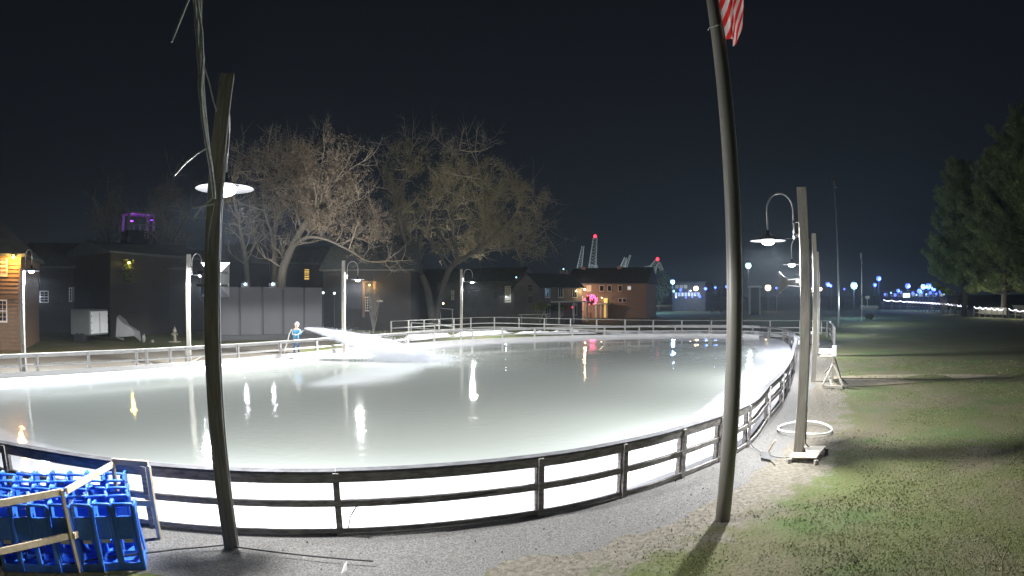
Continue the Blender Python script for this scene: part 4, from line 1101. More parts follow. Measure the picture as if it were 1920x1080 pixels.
# ------------------------------------------------------------ grey panels, floods, trailer, hydrant
gp = Facade('grey_panel_wall', 396, 49, 604, 51.5, 'row of tall grey coated panels with black gaps behind the left railing', 'panel wall')
pz0, pz1 = .12, gp.loc(500, 538)[1]
cuts = [396, 446.5, 450, 489, 493, 528, 532, 568, 571, 603.5]
for x0_, x1_ in zip(cuts[0::2], cuts[1::2]):
    a_, b_ = gp.loc(x0_, 560)[0], gp.loc(x1_, 560)[0]; mb = MB(); gp.box(mb, a_, b_, -.08, 0, pz0+.35, pz1); mb.build('panel', 'panel', gp.root, bevel=.03)
mb = MB(); gp.box(mb, 0, gp.w, .03, 2.2, .02, pz1-.12); mb.build('backing', 'rubber', gp.root)
for px, lab in ((461, 'white floodlight above the first grey panels, nearer the nearest post'), (513, 'white floodlight above the middle grey panels')):
    x, z = gp.loc(px, 533); p = gp.W(x, .2, z); t = empty('panel_floodlight', p, lab, 'floodlight')
    MB().sphere(p, .13, 10, 8).build('lens', gI, t); b_ = MB(); b_.box(p+Vector((0, .2, 0)), (.36, .2, .3)); b_.box(p+Vector((-.35, .1, 0)), (.12, .1, .24)); b_.build('housing', 'steel_dark', t); bb_ = MB().tube([p+Vector((0, .2, -.15)), p+Vector((0, .2, -.6))], .04, 6).build('bracket', 'steel_dark', t)
    point('flood_light', p+Vector((0, -.25, 0)), 50, (.85, .88, 1), .1, t)
    spot('tree_flood', p+Vector((0, .4, .35)), 6800, (1, .94, .86), (D(*((600, 330) if px == 461 else (820, 330)), 72)-p), 70, .5, .2, t)
for px, py, lab in ((606, 549, 'small pale light at the right end of the grey panels'), (627, 550, 'small pale light just right of the grey panels')):
    p = D(px, py, 60); t = empty('garden_light', (p.x, p.y, 0), lab, 'light'); MB().sphere(p, .13, 8, 6).build('globe', emit('dim_white', (.8, .9, .9), 3), t); MB().tube([(p.x, p.y, 0), p-Vector((0, 0, .1))], .03, 6).build('stake', 'steel_dark', t)

tl = Facade('enclosed_trailer', 131, 49.5, 168, 48.0, 'white enclosed box trailer parked left behind the railing', 'trailer')
q1 = D(203, 556, 50.0); far_ = Vector((q1.x, q1.y, 0))
zt = tl.loc(150, 580)[1]; tl2 = Facade('tmp', 168, 48.0, 203, 49.8, 'x')
C.objects.unlink(tl2.root); bpy.data.objects.remove(tl2.root); tl2.root = tl.root
bd = MB(); c_ = [tl.a, tl.b, tl2.b, tl.a+(tl2.b-tl.b)]
prof = [(0, .55), (0, zt-.25), (.08, zt-.08), (.3, zt), (1, zt)]
vs = [tuple(p+Vector((0, 0, .55))) for p in c_]+[tuple(p+Vector((0, 0, zt))) for p in c_]
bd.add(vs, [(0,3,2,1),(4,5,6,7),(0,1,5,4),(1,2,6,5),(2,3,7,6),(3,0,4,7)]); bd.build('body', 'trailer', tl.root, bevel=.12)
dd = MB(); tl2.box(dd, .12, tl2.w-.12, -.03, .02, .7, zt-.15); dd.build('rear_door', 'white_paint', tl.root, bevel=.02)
for x in (.14, tl2.w-.2):
    for z in (.9, 1.5, 2.0): hg = MB(); tl2.box(hg, x, x+.08, -.06, -.03, z, z+.1); hg.build('hinge', 'steel_dark', tl.root)
hg = MB(); tl2.box(hg, tl2.w*.5, tl2.w*.5+.04, -.06, -.03, .75, zt-.25); hg.build('lock_bar', 'steel_dark', tl.root)
for x in (tl.w*.40, tl.w*.62):
    c0 = tl.W(x, -.05, .36); MB().tube([c0-tl.n*.12, c0+tl.n*.14], .36, 18).build('wheel', 'tyre', tl.root)
MB().tube([tl.W(tl.w*.1, .3, .55), tl.W(tl.w*.1, .3, 0)], .05, 6).build('jack', 'steel_dark', tl.root)
# hydrant
hy = G(328, 641); t = empty('fire_hydrant', hy, 'pale fire hydrant with a round bonnet between trailer and panels', 'hydrant')
MB().lathe(hy, [(0, 0), (.22, 0), (.22, .08), (.14, .1), (.13, .75), (.19, .78), (.19, .84), (.16, .98), (.07, 1.1), (.04, 1.22), (0, 1.22)], 16).build('barrel', 'iron_pale', t, smooth=True)
m_ = MB(); m_.tube([hy+Vector((-.3, 0, .62)), hy+Vector((.3, 0, .62))], .085, 10); m_.tube([hy+Vector((0, 0, .6)), hy+Vector((0, -.28, .6))], .11, 10); m_.build('outlets', 'iron_pale', t)
MB().lathe(hy+Vector((0, 0, 0)), [(0, .02), (.55, .02), (.55, 0)], 16).build('base_pad', 'ply', t)
# folded pale tarpaulin frames leaning near the trailer
tp = G(232, 634); t = empty('folded_tarpaulin', tp, 'pale crumpled tarpaulin leaning in a slope right of the white trailer', 'tarpaulin'); mb = MB()
P0 = [D(217, 632, 49), D(219, 594, 49), D(224, 590, 49.4), D(230, 606, 49), D(240, 608, 49.2), D(250, 618, 49), D(252, 630, 49)]
for i, a_ in enumerate(P0): mb.v.append(tuple(a_)); mb.v.append(tuple(a_+Vector((.1, 1.0+.3*math.sin(i*2), .25*math.sin(i*3)-.35))))
for i in range(len(P0)-1): mb.f.append((i*2, i*2+1, i*2+3, i*2+2))
mb.f.append((0, 2, 4, 6, 8, 10, 12)); mb.build('sheet', 'trailer', t)
for i, (px, py, w, hgt, lab) in enumerate(((268, 622, .5, .9, 'small pale bundle right of the leaning tarpaulin'), (285, 628, .45, .25, 'tiny pale bundle lying between tarpaulin and hydrant'))):
    p = D(px, 556, 48); mb = MB(); mb.sphere((p.x, p.y, hgt*.5), .5, 9, 7, (w, w, hgt))
    for k, v in enumerate(mb.v): r_ = .75+.5*mnoise.noise(Vector(v)*4+Vector((i*9, 0, 0))); mb.v[k] = (p.x+(v[0]-p.x)*r_, p.y+(v[1]-p.y)*r_, max(.01, v[2]*r_))
    tag(mb.build('cloth_bundle', 'silver'), lab, 'bundle')

# ------------------------------------------------------------ harbour cranes and masts
def lattice(a, b, w, name, m, parent, n=10, r=.12):
    a, b = Vector(a), Vector(b); d = (b-a).normalized(); s1 = d.cross(Vector((0, 1, 0))).normalized()*w/2; s2 = Vector((0, 1, 0))*w/2; mb = MB()
    cs = [s1+s2, s1-s2, -s1-s2, -s1+s2]
    for c in cs: mb.beam(a+c, b+c*.5, r, r)
    for k in range(n):
        for j in range(4):
            f0, f1 = k/n, (k+1)/n; p = a.lerp(b, f0)+cs[j]*(1-.5*f0); q = a.lerp(b, f1)+cs[(j+1) % 4]*(1-.5*f1); mb.beam(p, q, r*.6, r*.6)
    return mb.build(name, m, parent)
def crane(lab, bx_, by_, tx, ty, d, w, red=False, extra=None):
    a, b = D(bx_, by_, d), D(tx, ty, d); foot = D(bx_, 556, d); t = empty('harbour_crane', (foot.x, foot.y, 0), lab, 'crane', 'harbour cranes on the skyline')
    MB().box((foot.x, foot.y, (a.z)/2), (w*1.6, w*1.6, a.z)).build('tower', 'clap_dark', t)
    lattice(a, b, w, 'boom', 'hull', t)
    if extra:
        for p0, p1 in extra: lattice(D(*p0, d), D(*p1, d), w*.5, 'jib', 'hull', t, 8, .1)
    if red:
        MB().sphere(b+Vector((0, 0, .5)), .75, 10, 8).build('red_light', gR, t)
    point('work_light', a+Vector((0, -14, -4)), 3500, (.8, .9, 1), 1, t)
    return t
crane('thin dark crane boom left of the tall red tipped crane', 1086, 505, 1093, 461, 260, 2.0)
crane('tallest upright crane boom with a red light on its tip', 1110, 505, 1116, 445, 260, 3.2, True, [((1104, 500), (1121, 500))])
crane('pair of short pale crane booms above the brick roof', 1166, 505, 1173, 483, 250, 2.0, False, [((1172, 505), (1182, 478)), ((1169, 500), (1176, 501))])
crane('crane with slanting boom and red light, rightmost, beyond the brick roof', 1210, 523, 1233, 488, 250, 3.4, True, [((1210, 504), (1222, 499)), ((1234, 494), (1242, 507)), ((1224, 515), (1230, 500))])
# tower of dark scaffolding with a small light
q = D(1057, 556, 110); t = empty('lattice_tower', (q.x, q.y, 0), 'dark slim lattice tower with a small light on top, left of the brick house', 'tower')
lattice((q.x, q.y, 0), (q.x, q.y, D(1057, 506, 110).z), 2.4, 'frame', 'steel_dark', t, 12, .14)
MB().sphere(D(1056.5, 504.5, 110), .16, 8, 6).build('top_light', gI, t)
def mast(px, py0, py1, d, r, lab, head=None):
    a = D(px, 556, d); t = empty('tall_mast', (a.x, a.y, 0), lab, 'mast'); b = D(px, py1, d); zb = b.z
    MB().tube([(a.x, a.y, 0), (a.x, a.y, zb)], [r*1.25, r*.7], 8).build('pole', 'steel', t)
    mb = MB(); mb.box((a.x, a.y, zb+.3), (r*3.5, r*3.5, .9)); mb.box((a.x+r*2, a.y, zb-.6), (r*2, r*2, .5)); mb.build('lamp_head', 'steel', t)
    point('mast_wash', (a.x-8, a.y-14, 3), 900, (.8, .95, 1), .5, t)
mast(1572, 560, 338, 72, .10, 'very tall thin pale mast rising right of the lamp posts')
mast(1616, 560, 484, 90, .05, 'shorter thin mast right of the tall mast')

# ------------------------------------------------------------ distant street lamps and stage lights
def far_lamp(px, py, d, r, gm, col, e, lab, pole=True, grp='distant lamps along the far street'):
    r *= 1.3; p = D(px, py, d); t = empty('street_lamp', (p.x, p.y, 0), lab, 'street lamp', grp)
    if pole: MB().tube([(p.x, p.y, 0), (p.x, p.y, p.z-r*.7)], .04, 6).build('pole', 'steel_dark', t)
    MB().sphere(p, r, 10, 8).build('globe', gm, t, smooth=True)
    if pole: MB().lathe(p+Vector((0, 0, r*.8)), [(0, r*.7), (r*.5, r*.3), (r*.9, 0), (r*.3, 0)], 10).build('cap', 'steel_dark', t)
    if e: point('lamp_light', p+Vector((0, -r-.3, -.3)), e*(5 if col[2] > .95 and col[0] < .5 else 1), col, .3, t)
    return t
far_lamp(1048, 542.5, 100, .30, gB, BLUE, 150, 'blue lamp left of the slim lattice tower')
far_lamp(1217, 533, 130, .42, gI, (.3, .6, 1), 500, 'upper and larger of the two pale blue lamps right of the brick house')
far_lamp(1212, 549, 130, .42, gI, (.3, .6, 1), 500, 'lower pale blue lamp right of the brick house')
far_lamp(1212, 561, 128, .26, gB, BLUE, 0, 'small blue light under the two pale blue lamps', False)
far_lamp(1261, 528.5, 140, .45, gI, (.25, .5, 1), 500, 'pale blue lamp at the left end of the lit market hall')
far_lamp(1305, 540.5, 140, .45, gW, WARM, 400, 'warm white lamp over the lit market hall')
far_lamp(1323, 541, 140, .30, gB, BLUE, 100, 'small blue lamp between bare shrubs, left of the flagpole')
far_lamp(1341, 539, 140, .24, gB, BLUE, 100, 'faint blue lamp over the bare shrubs')
far_lamp(1363, 537.5, 140, .32, gB, BLUE, 100, 'blue lamp directly left of the flagpole')
far_lamp(1403, 498, 95, .40, gI, (.9, .95, 1), 700, 'bright white lamp on a tall pole right of the flagpole')
far_lamp(1440, 539.5, 140, .55, gW, (1, .75, .6), 500, 'pinkish warm lamp between flagpole and tall pale lamp post')
far_lamp(1456, 540, 140, .24, gB, BLUE, 0, 'tiny blue lamp next to the horn loudspeaker')
far_lamp(1538, 542, 110, .26, gW, WARM, 0, 'tiny pinkish lamp touching the third lamp post')
far_lamp(1552, 533, 140, .42, gB, (.3, .5, 1), 200, 'left of a close pair of blue lamps left of the tall mast', grp='blue lamps on the right')
far_lamp(1558, 536, 140, .26, gB, (.3, .5, 1), 0, 'right and smaller of a close pair of blue lamps left of the tall mast', grp='blue lamps on the right')
far_lamp(1583, 542, 150, .22, gB, BLUE, 0, 'tiny blue lamp right of the tall mast', grp='blue lamps on the right')
far_lamp(1601, 535.5, 100, .46, gI, (.3, .6, 1), 600, 'largest pale blue lamp on a short pale post right of the tall mast', grp='blue lamps on the right')
far_lamp(1640, 534, 150, .36, gB, BLUE, 200, 'lower blue lamp beside the shorter thin mast', grp='blue lamps on the right')
far_lamp(1647.5, 522, 150, .50, gB, BLUE, 300, 'highest blue lamp on the right, right of the thin mast', grp='blue lamps on the right')
far_lamp(1684, 545, 150, .36, gB, BLUE, 100, 'blue lamp left of the glowing rectangular screen', grp='blue lamps on the right')
far_lamp(1702, 536, 150, .52, gB, (.35, .5, 1), 300, 'blue lamp above the glowing rectangular screen', grp='blue lamps on the right')
far_lamp(1724, 546, 150, .50, gB, BLUE, 100, 'low blue lamp right of the glowing rectangular screen', grp='blue lamps on the right')
far_lamp(1731, 537.5, 150, .50, gI, BLUE, 200, 'left of two touching white blue lamps near the right', grp='blue lamps on the right')
far_lamp(1741, 536.5, 150, .60, gB, (.3, .6, 1), 300, 'right of two touching white blue lamps near the right', grp='blue lamps on the right')
far_lamp(1750.5, 541.5, 150, .50, gB, BLUE, 200, 'blue lamp farthest right of the cluster', grp='blue lamps on the right')
for px, py in ((1840, 536), (1859, 533), (1882, 534), (1911, 535)):
    far_lamp(px, py, 170, .22, emit('dim_olive', (.8, .9, .5), 1.2), WARM, 0, 'dim pale light under the dark pines, %s from the left of four' % {1840: 'first', 1859: 'second', 1882: 'third', 1911: 'last'}[px], False)
# lit market hall
mh = Facade('market_hall', 1262, 150, 1322, 148, 'low market hall with blue and white lit windows far behind the rink', 'building')
mh.wall(mh.loc(1290, 531)[1], 8, 'clap_grey'); 
rf = MB(); mh.box(rf, -.4, mh.w+.4, -.6, 8.4, mh.h, mh.h+.4); rf.build('roof', 'shingle', mh.root)
for i, px in enumerate((1266, 1272, 1278, 1284, 1290, 1296, 1302, 1308)):
    mh.window((px, 549), (px+3.6, 555), ('win_white', emit('blue_window', (.3, .45, 1), 1.2))[i % 2], 'trim', 1, 1, bars=False)
for px in (1267, 1275, 1283): mh.window((px, 535), (px+5, 540), 'win_dim', 'trim', 1, 1, bars=False)
for px_, py_ in ((1264, 546), (1269, 558), (1277, 544), (1287, 558), (1293, 546), (1299, 557), (1306, 551), (1313, 556)):
    x_, z_ = mh.loc(px_, py_); MB().sphere(mh.W(x_, -.5, z_), .24+.08*(px_ % 3), 8, 6).build('wall_lamp', gB if px_ % 4 else gI, mh.root)
mh.flood(1275, 557, (.35, .5, 1), 300, out=4); mh.flood(1300, 545, (1, .85, .6), 300, out=3)
h9 = Facade('white_edged_shed', 1405, 120, 1426, 120, 'dark shed with white edged roof right of the flagpole', 'shed')
h9.wall(h9.loc(1415, 539)[1], 6, 'clap_dark'); rf = MB(); h9.box(rf, -.3, h9.w+.3, -.3, 6.3, h9.h, h9.h+.35); rf.build('roof', 'trim', h9.root)
rf = MB(); h9.box(rf, 0, .25, -.06, -.01, .02, h9.h); h9.box(rf, h9.w-.25, h9.w, -.06, -.01, .02, h9.h); rf.build('trim_board', 'trim', h9.root)
h10 = Facade('lit_stage_building', 1650, 160, 1776, 158, 'low pale building with a glowing rectangular screen among the blue lamps', 'building')
h10.wall(h10.loc(1700, 547)[1], 7, 'clap_dark'); rf = MB(); h10.box(rf, -.4, h10.w+.4, -.4, 7.4, h10.h, h10.h+.35); rf.build('roof', 'shingle', h10.root)
for px_, py_ in ((1660, 552), (1671, 549), (1679, 553), (1690, 548), (1712, 550), (1719, 553), (1729, 549), (1737, 552), (1745, 549), (1756, 551), (1763, 547), (1770, 552)):
    x_, z_ = h10.loc(px_, py_); MB().sphere(h10.W(x_, -.5, z_), .22+.10*((px_*7) % 3), 8, 6).build('wall_lamp', gB if px_ % 3 else gI, h10.root)
sc2 = MB(); (xa, za), (xb, zb) = h10.loc(1693.5, 557.5), h10.loc(1706, 550); h10.box(sc2, xa, xb, -.35, -.2, za, zb); sc2.build('screen', emit('screen_glow', (.7, .95, 1), 3.2), h10.root)
for i in range(9): px = 1658+i*13; h10.window((px, 551), (px+6, 555), 'glass_dark', 'trim', 2, 1, bars=False)
# utility trailer with sign
ut = G(1630, 583); ut = D(1630, 556, 95); t = empty('flatbed_trailer', (ut.x, ut.y, 0), 'pale flatbed trailer with a small sign board above it, right of the masts', 'trailer')
ax_ = Vector((math.cos(R(-35)), math.sin(R(-35)), 0)); MB().beam(Vector((ut.x, ut.y, 1.9))-ax_*1.5, Vector((ut.x, ut.y, 1.9))+ax_*1.5, 1.6, .35).build('bed', 'trailer', t)
fr_ = MB(); fr_.beam(Vector((ut.x, ut.y, 1.6))-ax_*1.5, Vector((ut.x, ut.y, 1.6))+ax_*1.5, 1.2, .14)
for s in (-1.2, 1.2): fr_.box((ut.x+ax_.x*s, ut.y+ax_.y*s, .8), (.12, .12, 1.5))
fr_.build('frame', 'steel_dark', t)
for s in (-.3, .25): q = Vector((ut.x, ut.y, .45))+ax_*s; nn2 = Vector((ax_.y, -ax_.x, 0)); MB().tube([q+nn2*.7, q+nn2*.9], .45, 14).build('wheel', 'tyre', t)
MB().box((ut.x-.4, ut.y, 3.4), (.7, .06, .4), rz=R(-35)).build('sign_board', 'trim', t); MB().tube([(ut.x-.4, ut.y, 2.05), (ut.x-.4, ut.y, 3.2)], .04, 6).build('sign_post', 'steel', t)
point('lot_light', (ut.x-6, ut.y-12, 5), 800, (.8, 1, .9), .5, t)

# garland fences at right
def garland(pts, n, lab, e=5, glow_e=260, sag=.25):
    "pts: list of (px,py_base) ground samples at given distance (px, d, ztop)"
    W0 = [Vector((D(px, 556, d).x, D(px, 556, d).y, 0)) for px, d, z in pts]; Z = [z for _, _, z in pts]
    t = empty('garland_fence', W0[0], lab, 'fence'); L = cum(W0); tot = L[-1]
    def at(s):
        for i in range(len(L)-1):
            if s <= L[i+1]+1e-6: u = (s-L[i])/(L[i+1]-L[i]); return W0[i].lerp(W0[i+1], u), Z[i]+(Z[i+1]-Z[i])*u
        return W0[-1], Z[-1]
    g = MB(); rl = MB(); prev = None
    for k in range(n+1):
        p, z = at(tot*k/n); MB().box((p.x, p.y, z/2), (.12, .12, z)).build('post', 'trim_dark', t)
        if prev is not None:
            for zz in (.45, .8): rl.beam(prev[0]+Vector((0, 0, prev[1]*zz)), p+Vector((0, 0, z*zz)), .05, .10)
            a, za = prev; c = [a.lerp(p, u/6)+Vector((0, 0, za+(z-za)*u/6-sag*4*(u/6)*(1-u/6)))+Vector((-.0, -.08, 0)) for u in range(7)]
            g.tube(c, .055, 5)
        prev = (p, z)
    rl.build('rail', 'trim_dark', t); g.build('light_garland', emit('garland_white', (.82, .82, 1), e), t)
    for u in (.2, .5, .8):
        p, z = at(tot*u); v = Vector((-p.x, -p.y, 0)).normalized(); point('garland_light', p+v*.5+Vector((0, 0, z)), glow_e, (.95, .95, .8), .6, t)
garland([(1656, 150, 2.6), (1700, 150, 2.2), (1740, 135, 2.1), (1780, 120, 2.0), (1813, 108, 1.7)], 22, 'post fence with wavy white light garland, left of the pine trunks')
garland([(1826, 104, 1.7), (1881, 100, 1.4)], 5, 'short fence with white light garland between the two pine trunks', 4, 160)
garland([(1891, 98, 1.5), (1960, 92, .9)], 5, 'fence with white light garland at the right edge', 4, 160)
for x0_, x1_, y0_, y1_, lab in ((1827, 1881, 577, 591, 'white banner stretched on the fence between the pine trunks'), (1891, 1935, 573, 590, 'white banner stretched on the fence at the right edge')):
    f = Facade('fence_banner', x0_, 104.5, x1_, 99.5, lab, 'banner'); mb = MB(); (xa, za), (xb, zb) = f.loc(x0_+1, y1_-2), f.loc(x1_, y0_); f.box(mb, xa, xb, 1.0, 1.06, max(.05, za), zb); mb.build('cloth', 'clap_cream', f.root)
    for q0_ in (xa, xb-.1): pz_ = MB(); f.box(pz_, q0_, q0_+.1, 1.07, 1.17, 0, zb); pz_.build('stake', 'trim_dark', f.root)

# ------------------------------------------------------------ trees
def rvec(rnd): return Vector((rnd.gauss(0, 1), rnd.gauss(0, 1), rnd.gauss(0, 1))).normalized()
def bare_tree(label, limbs, d, crown, seed, leaf, leafn=2.2, dens=1., gspread=1., twr=.018, fill=.55, name='bare_tree', dz=0, wash=None):
    """limbs: (pixel polyline, r0, r1, depth) ; crown: ellipses (px,py,rx,ry) that bound the twigs"""
    rnd = random.Random(seed); sc = d/F
    foot = D(limbs[0][0][0][0], 556, d); root = empty(name, (foot.x, foot.y, 0), label, 'tree', 'big bare trees behind the rink')
    tk = MB(); tw = MB(); lf = MB()
    # crown ellipsoids in metres
    E = []
    for px, py, rx, ry in crown: c = D(px, py, d); E.append((c, rx*sc, ry*sc))
    def ok(p):
        for c, rx, rz in E:
            q = p-c
            if (q.x/rx)**2+(q.y/(rx*.85))**2+(q.z/rz)**2 < 1+.25*mnoise.noise(p*.35): return True
        return False
    def branch(p, dr, L, r, lvl):
        n = 4 if lvl < 2 else 3; pts = [p]; dd = dr.copy()
        for k in range(n):
            dd = (dd+rvec(rnd)*.28+Vector((0, 0, .10))).normalized(); pts.append(pts[-1]+dd*L/n)
        tg = tk if lvl == 0 else tw
        tg.tube(pts, [r*(1-.7*k/n) for k in range(n+1)], 5 if lvl == 0 else 3, cap=False)
        return pts, dd
    def grow(p, dr, L, r, lvl):
        pts, dd = branch(p, dr, L, r, lvl)
        if not ok(pts[-1]) and lvl > 0:
            if lvl == 1: pass
            else: return
        if lvl >= 3:
            if leafn:
                for q in pts[1:]:
                    for _ in range(int(leafn) if rnd.random() < .75 else 0):
                        c = q+rvec(rnd)*.22; u = rvec(rnd)*rnd.uniform(.05, .12); v = u.cross(rvec(rnd)).normalized()*rnd.uniform(.04, .09)
                        lf.add([c-u, c+v, c+u, c-v], [(0, 1, 2, 3)])
            return
        nb = (int(9*dens), int(7*dens), 5)[lvl]
        for k in range(nb):
            f = rnd.uniform(.2, 1.); i = min(len(pts)-2, int(f*(len(pts)-1))); q = pts[i].lerp(pts[i+1], f*(len(pts)-1)-i)
            s = (dd*.55+rvec(rnd)*.75+Vector((0, 0, .12))).normalized()
            grow(q, s, L*rnd.uniform(.42, .68), max(twr*.55, r*(.42 if lvl < 1 else .5)*(1-.3*f)), lvl+1)
    for pl_, r0, r1, dep in limbs:
        P = [D(x, y, d) for x, y in pl_]; n = len(P); P = [p+Vector((0, dep*(k/(n-1)), 0)) for k, p in enumerate(P)]
        if pl_[0][1] > 540: P[0].z = 0
        S = cr([tuple(p) for p in P], 5, closed=False); m = len(S)
        tk.tube(S, [r0+(r1-r0)*(k/(m-1))**.8 for k in range(m)], 9, cap=False)
        Ltot = sum((a-b).length for a, b in zip(S, S[1:]))
        nb = max(4, int(Ltot*.75*dens))
        for k in range(nb):
            f = .30+.70*(k+rnd.random())/nb if pl_[0][1] > 500 else .08+.92*(k+rnd.random())/nb
            i = min(m-2, int(f*(m-1))); q = S[i].lerp(S[i+1], f*(m-1)-i); t = (S[i+1]-S[i]).normalized()
            if q.z < 5: continue
            s = (t*.5+rvec(rnd)*.85*gspread+Vector((0, 0, .25))).normalized()
            grow(q, s, rnd.uniform(2.2, 4.2)*sc/.058, r0*.10+.03, 1 if rnd.random() < .65 else 0 if Ltot > 9 else 1)
        grow(S[-1], (S[-1]-S[-2]).normalized(), 3*sc/.058, r1*.9, 1)
    SP = []
    for pl_, r0, r1, dep in limbs:
        P = [D(x, y, d) for x, y in pl_]; n = len(P); P = [p+Vector((0, dep*(k/(n-1)), 0)) for k, p in enumerate(P)]
        SP += [Vector(q) for q in cr([tuple(p) for p in P], 6, closed=False) if q[2] > 7]
    vol = sum(rx*ry for c, rx, ry in E)
    for k in range(int(vol*fill)):
        c, rx, rz = rnd.choices(E, [e[1]*e[2] for e in E])[0]; v = rvec(rnd)*(rnd.random()**.45)*.93
        tg = c+Vector((v.x*rx, v.y*rx*.8, v.z*rz)); s0 = min(SP, key=lambda q: (q-tg).length+max(0, q.z-tg.z)*.8); L = (tg-s0).length
        if L > 13 or L < .6: continue
        md = s0.lerp(tg, .5)+rvec(rnd)*L*.12+Vector((0, 0, -.06*L)); B = cr([tuple(s0), tuple(md), tuple(tg)], 4, closed=False)
        r = .035+.007*L; tw.tube(B, [r*(1-.75*q/(len(B)-1)) for q in range(len(B))], 4, cap=False)
        for q in range(3, len(B)):
            if rnd.random() < .75: grow(Vector(B[q]), ((tg-s0).normalized()*.6+rvec(rnd)*.8).normalized(), rnd.uniform(1.2, 2.3), max(twr, r*.4), 2)
    tk.build('trunk', 'bark', root, smooth=True)
    cr_ = tw.build('crown', 'twig', root)
    if lf.v: lf.build('leaves', leaf, root)
    return root, len(tk.f), len(tw.f), len(lf.f)
T = []
T.append(bare_tree('broad tree with withered brown leaves and one long arching limb, behind grey panels',
  [([(525, 560), (528, 520), (540, 480), (565, 430), (590, 400)], .62, .30, 0), ([(540, 478), (560, 455), (585, 446), (615, 450), (640, 460), (668, 474), (700, 492), (735, 492)], .26, .06, -3),
   ([(590, 400), (612, 360), (640, 325)], .28, .07, 2), ([(588, 402), (596, 360), (604, 325), (612, 292)], .24, .05, -1), ([(606, 375), (632, 345), (668, 322), (700, 310)], .18, .04, -3),
   ([(566, 430), (550, 380), (560, 320), (565, 275)], .20, .04, 3), ([(640, 460), (668, 440), (700, 410), (728, 400)], .14, .04, 1), ([(590, 400), (625, 400), (655, 392), (690, 385)], .16, .03, -4)],
  66, [(620, 320, 92, 88), (690, 440, 62, 60), (565, 330, 75, 85), (660, 380, 55, 60), (620, 420, 60, 40)], 11, 'leaf_brown', 3.4, 1.1))
T.append(bare_tree('pair of tall slender bare trunks just right of the nearest lamp post',
  [([(470, 560), (462, 500), (452, 440), (440, 380)], .42, .22, 0), ([(512, 560), (514, 500), (512, 440), (522, 390), (536, 340), (532, 290)], .48, .08, 1), ([(440, 380), (432, 330), (440, 275)], .2, .05, 2),
   ([(512, 440), (500, 400), (502, 350), (515, 290)], .20, .05, -2), ([(530, 360), (550, 345), (568, 340)], .12, .03, 0), ([(462, 490), (485, 460), (500, 455)], .12, .03, -2)],
  72, [(460, 330, 75, 90), (525, 320, 60, 85), (480, 430, 60, 55), (520, 450, 45, 45)], 12, 'leaf_brown', 1.4, .8))
T.append(bare_tree('widest bare tree with greenish twigs, forking low behind the far lamp post',
  [([(812, 565), (800, 540), (775, 490), (758, 450), (748, 400)], .60, .28, 0), ([(748, 402), (742, 370), (728, 352), (715, 320)], .22, .05, -2), ([(749, 400), (756, 350), (764, 310), (770, 275)], .22, .05, 1),
   ([(815, 550), (840, 510), (880, 478), (915, 452), (950, 420)], .50, .16, 0), ([(860, 495), (848, 430), (846, 370), (852, 300), (858, 270)], .26, .06, 3), ([(905, 458), (910, 400), (905, 350), (895, 300)], .2, .05, -3),
   ([(915, 452), (930, 400), (925, 372), (935, 345)], .16, .05, 1), ([(905, 460), (925, 395), (945, 365), (975, 368), (1005, 372)], .16, .04, -1), ([(950, 420), (980, 412), (1010, 420), (1035, 430)], .14, .03, 2),
   ([(842, 508), (820, 470), (800, 430), (808, 380)], .2, .05, 2), ([(880, 478), (930, 470), (975, 462), (1000, 450)], .14, .03, -3)],
  78, [(770, 330, 78, 72), (860, 345, 88, 85), (950, 400, 92, 82), (850, 440, 80, 70), (985, 450, 55, 60), (745, 420, 45, 50)], 13, 'leaf_olive', 1.6, 1.0))
T.append(bare_tree('dim slender bare tree at left between the clapboard house and the purple tower',
  [([(205, 560), (207, 500), (204, 440), (205, 380)], .40, .08, 0), ([(206, 490), (190, 440), (178, 405)], .2, .04, 1), ([(206, 470), (225, 430), (232, 390)], .2, .04, -1)],
  85, [(205, 420, 50, 62)], 14, 'leaf_olive', 1, .8))
T.append(bare_tree('dim bare tree filling the dark between the purple tower and the nearest post',
  [([(318, 560), (315, 500), (312, 440), (322, 375)], .42, .08, 0), ([(316, 500), (290, 450), (262, 405)], .2, .04, 1), ([(314, 470), (345, 420), (372, 380)], .2, .04, -1)],
  80, [(315, 420, 75, 72)], 15, 'leaf_brown', 1, .8))
for px, py, d, lab, sd in ((1335, 538, 128, 'small bare shrub tree left of the flagpole by the blue lamps', 1), (1352, 536, 128, 'small bare shrub tree touching the flagpole', 2), (700, 530, 60, 'small bare shrub before the warm doorway', 3), (1790, 555, 112, 'small bare shrub at the right end of the long garland fence', 4), (1768, 560, 118, 'low bare shrub in front of the long garland fence', 5)):
    rnd = random.Random(sd); sc = d/F; b = D(px, 556, d); t = empty('bare_shrub', (b.x, b.y, 0), lab, 'shrub'); mb = MB()
    for k in range(16):
        a = rnd.random()*6.28; H_ = CAMH+(556-py)*sc; w = 14*sc; e = Vector((b.x+math.cos(a)*w*rnd.random(), b.y+math.sin(a)*w*rnd.random(), H_*rnd.uniform(.6, 1.1)))
        pts = [Vector((b.x, b.y, 0)), Vector((b.x, b.y, 0)).lerp(e, .5)+rvec(rnd)*.2, e]; mb.tube(pts, [.06, .04, .02], 4)
        for q in range(7):
            s0 = pts[1].lerp(e, rnd.random()); mb.tube([s0, s0+rvec(rnd)*w*.5], [.025, .012], 3)
    mb.build('branches', 'bark', t)

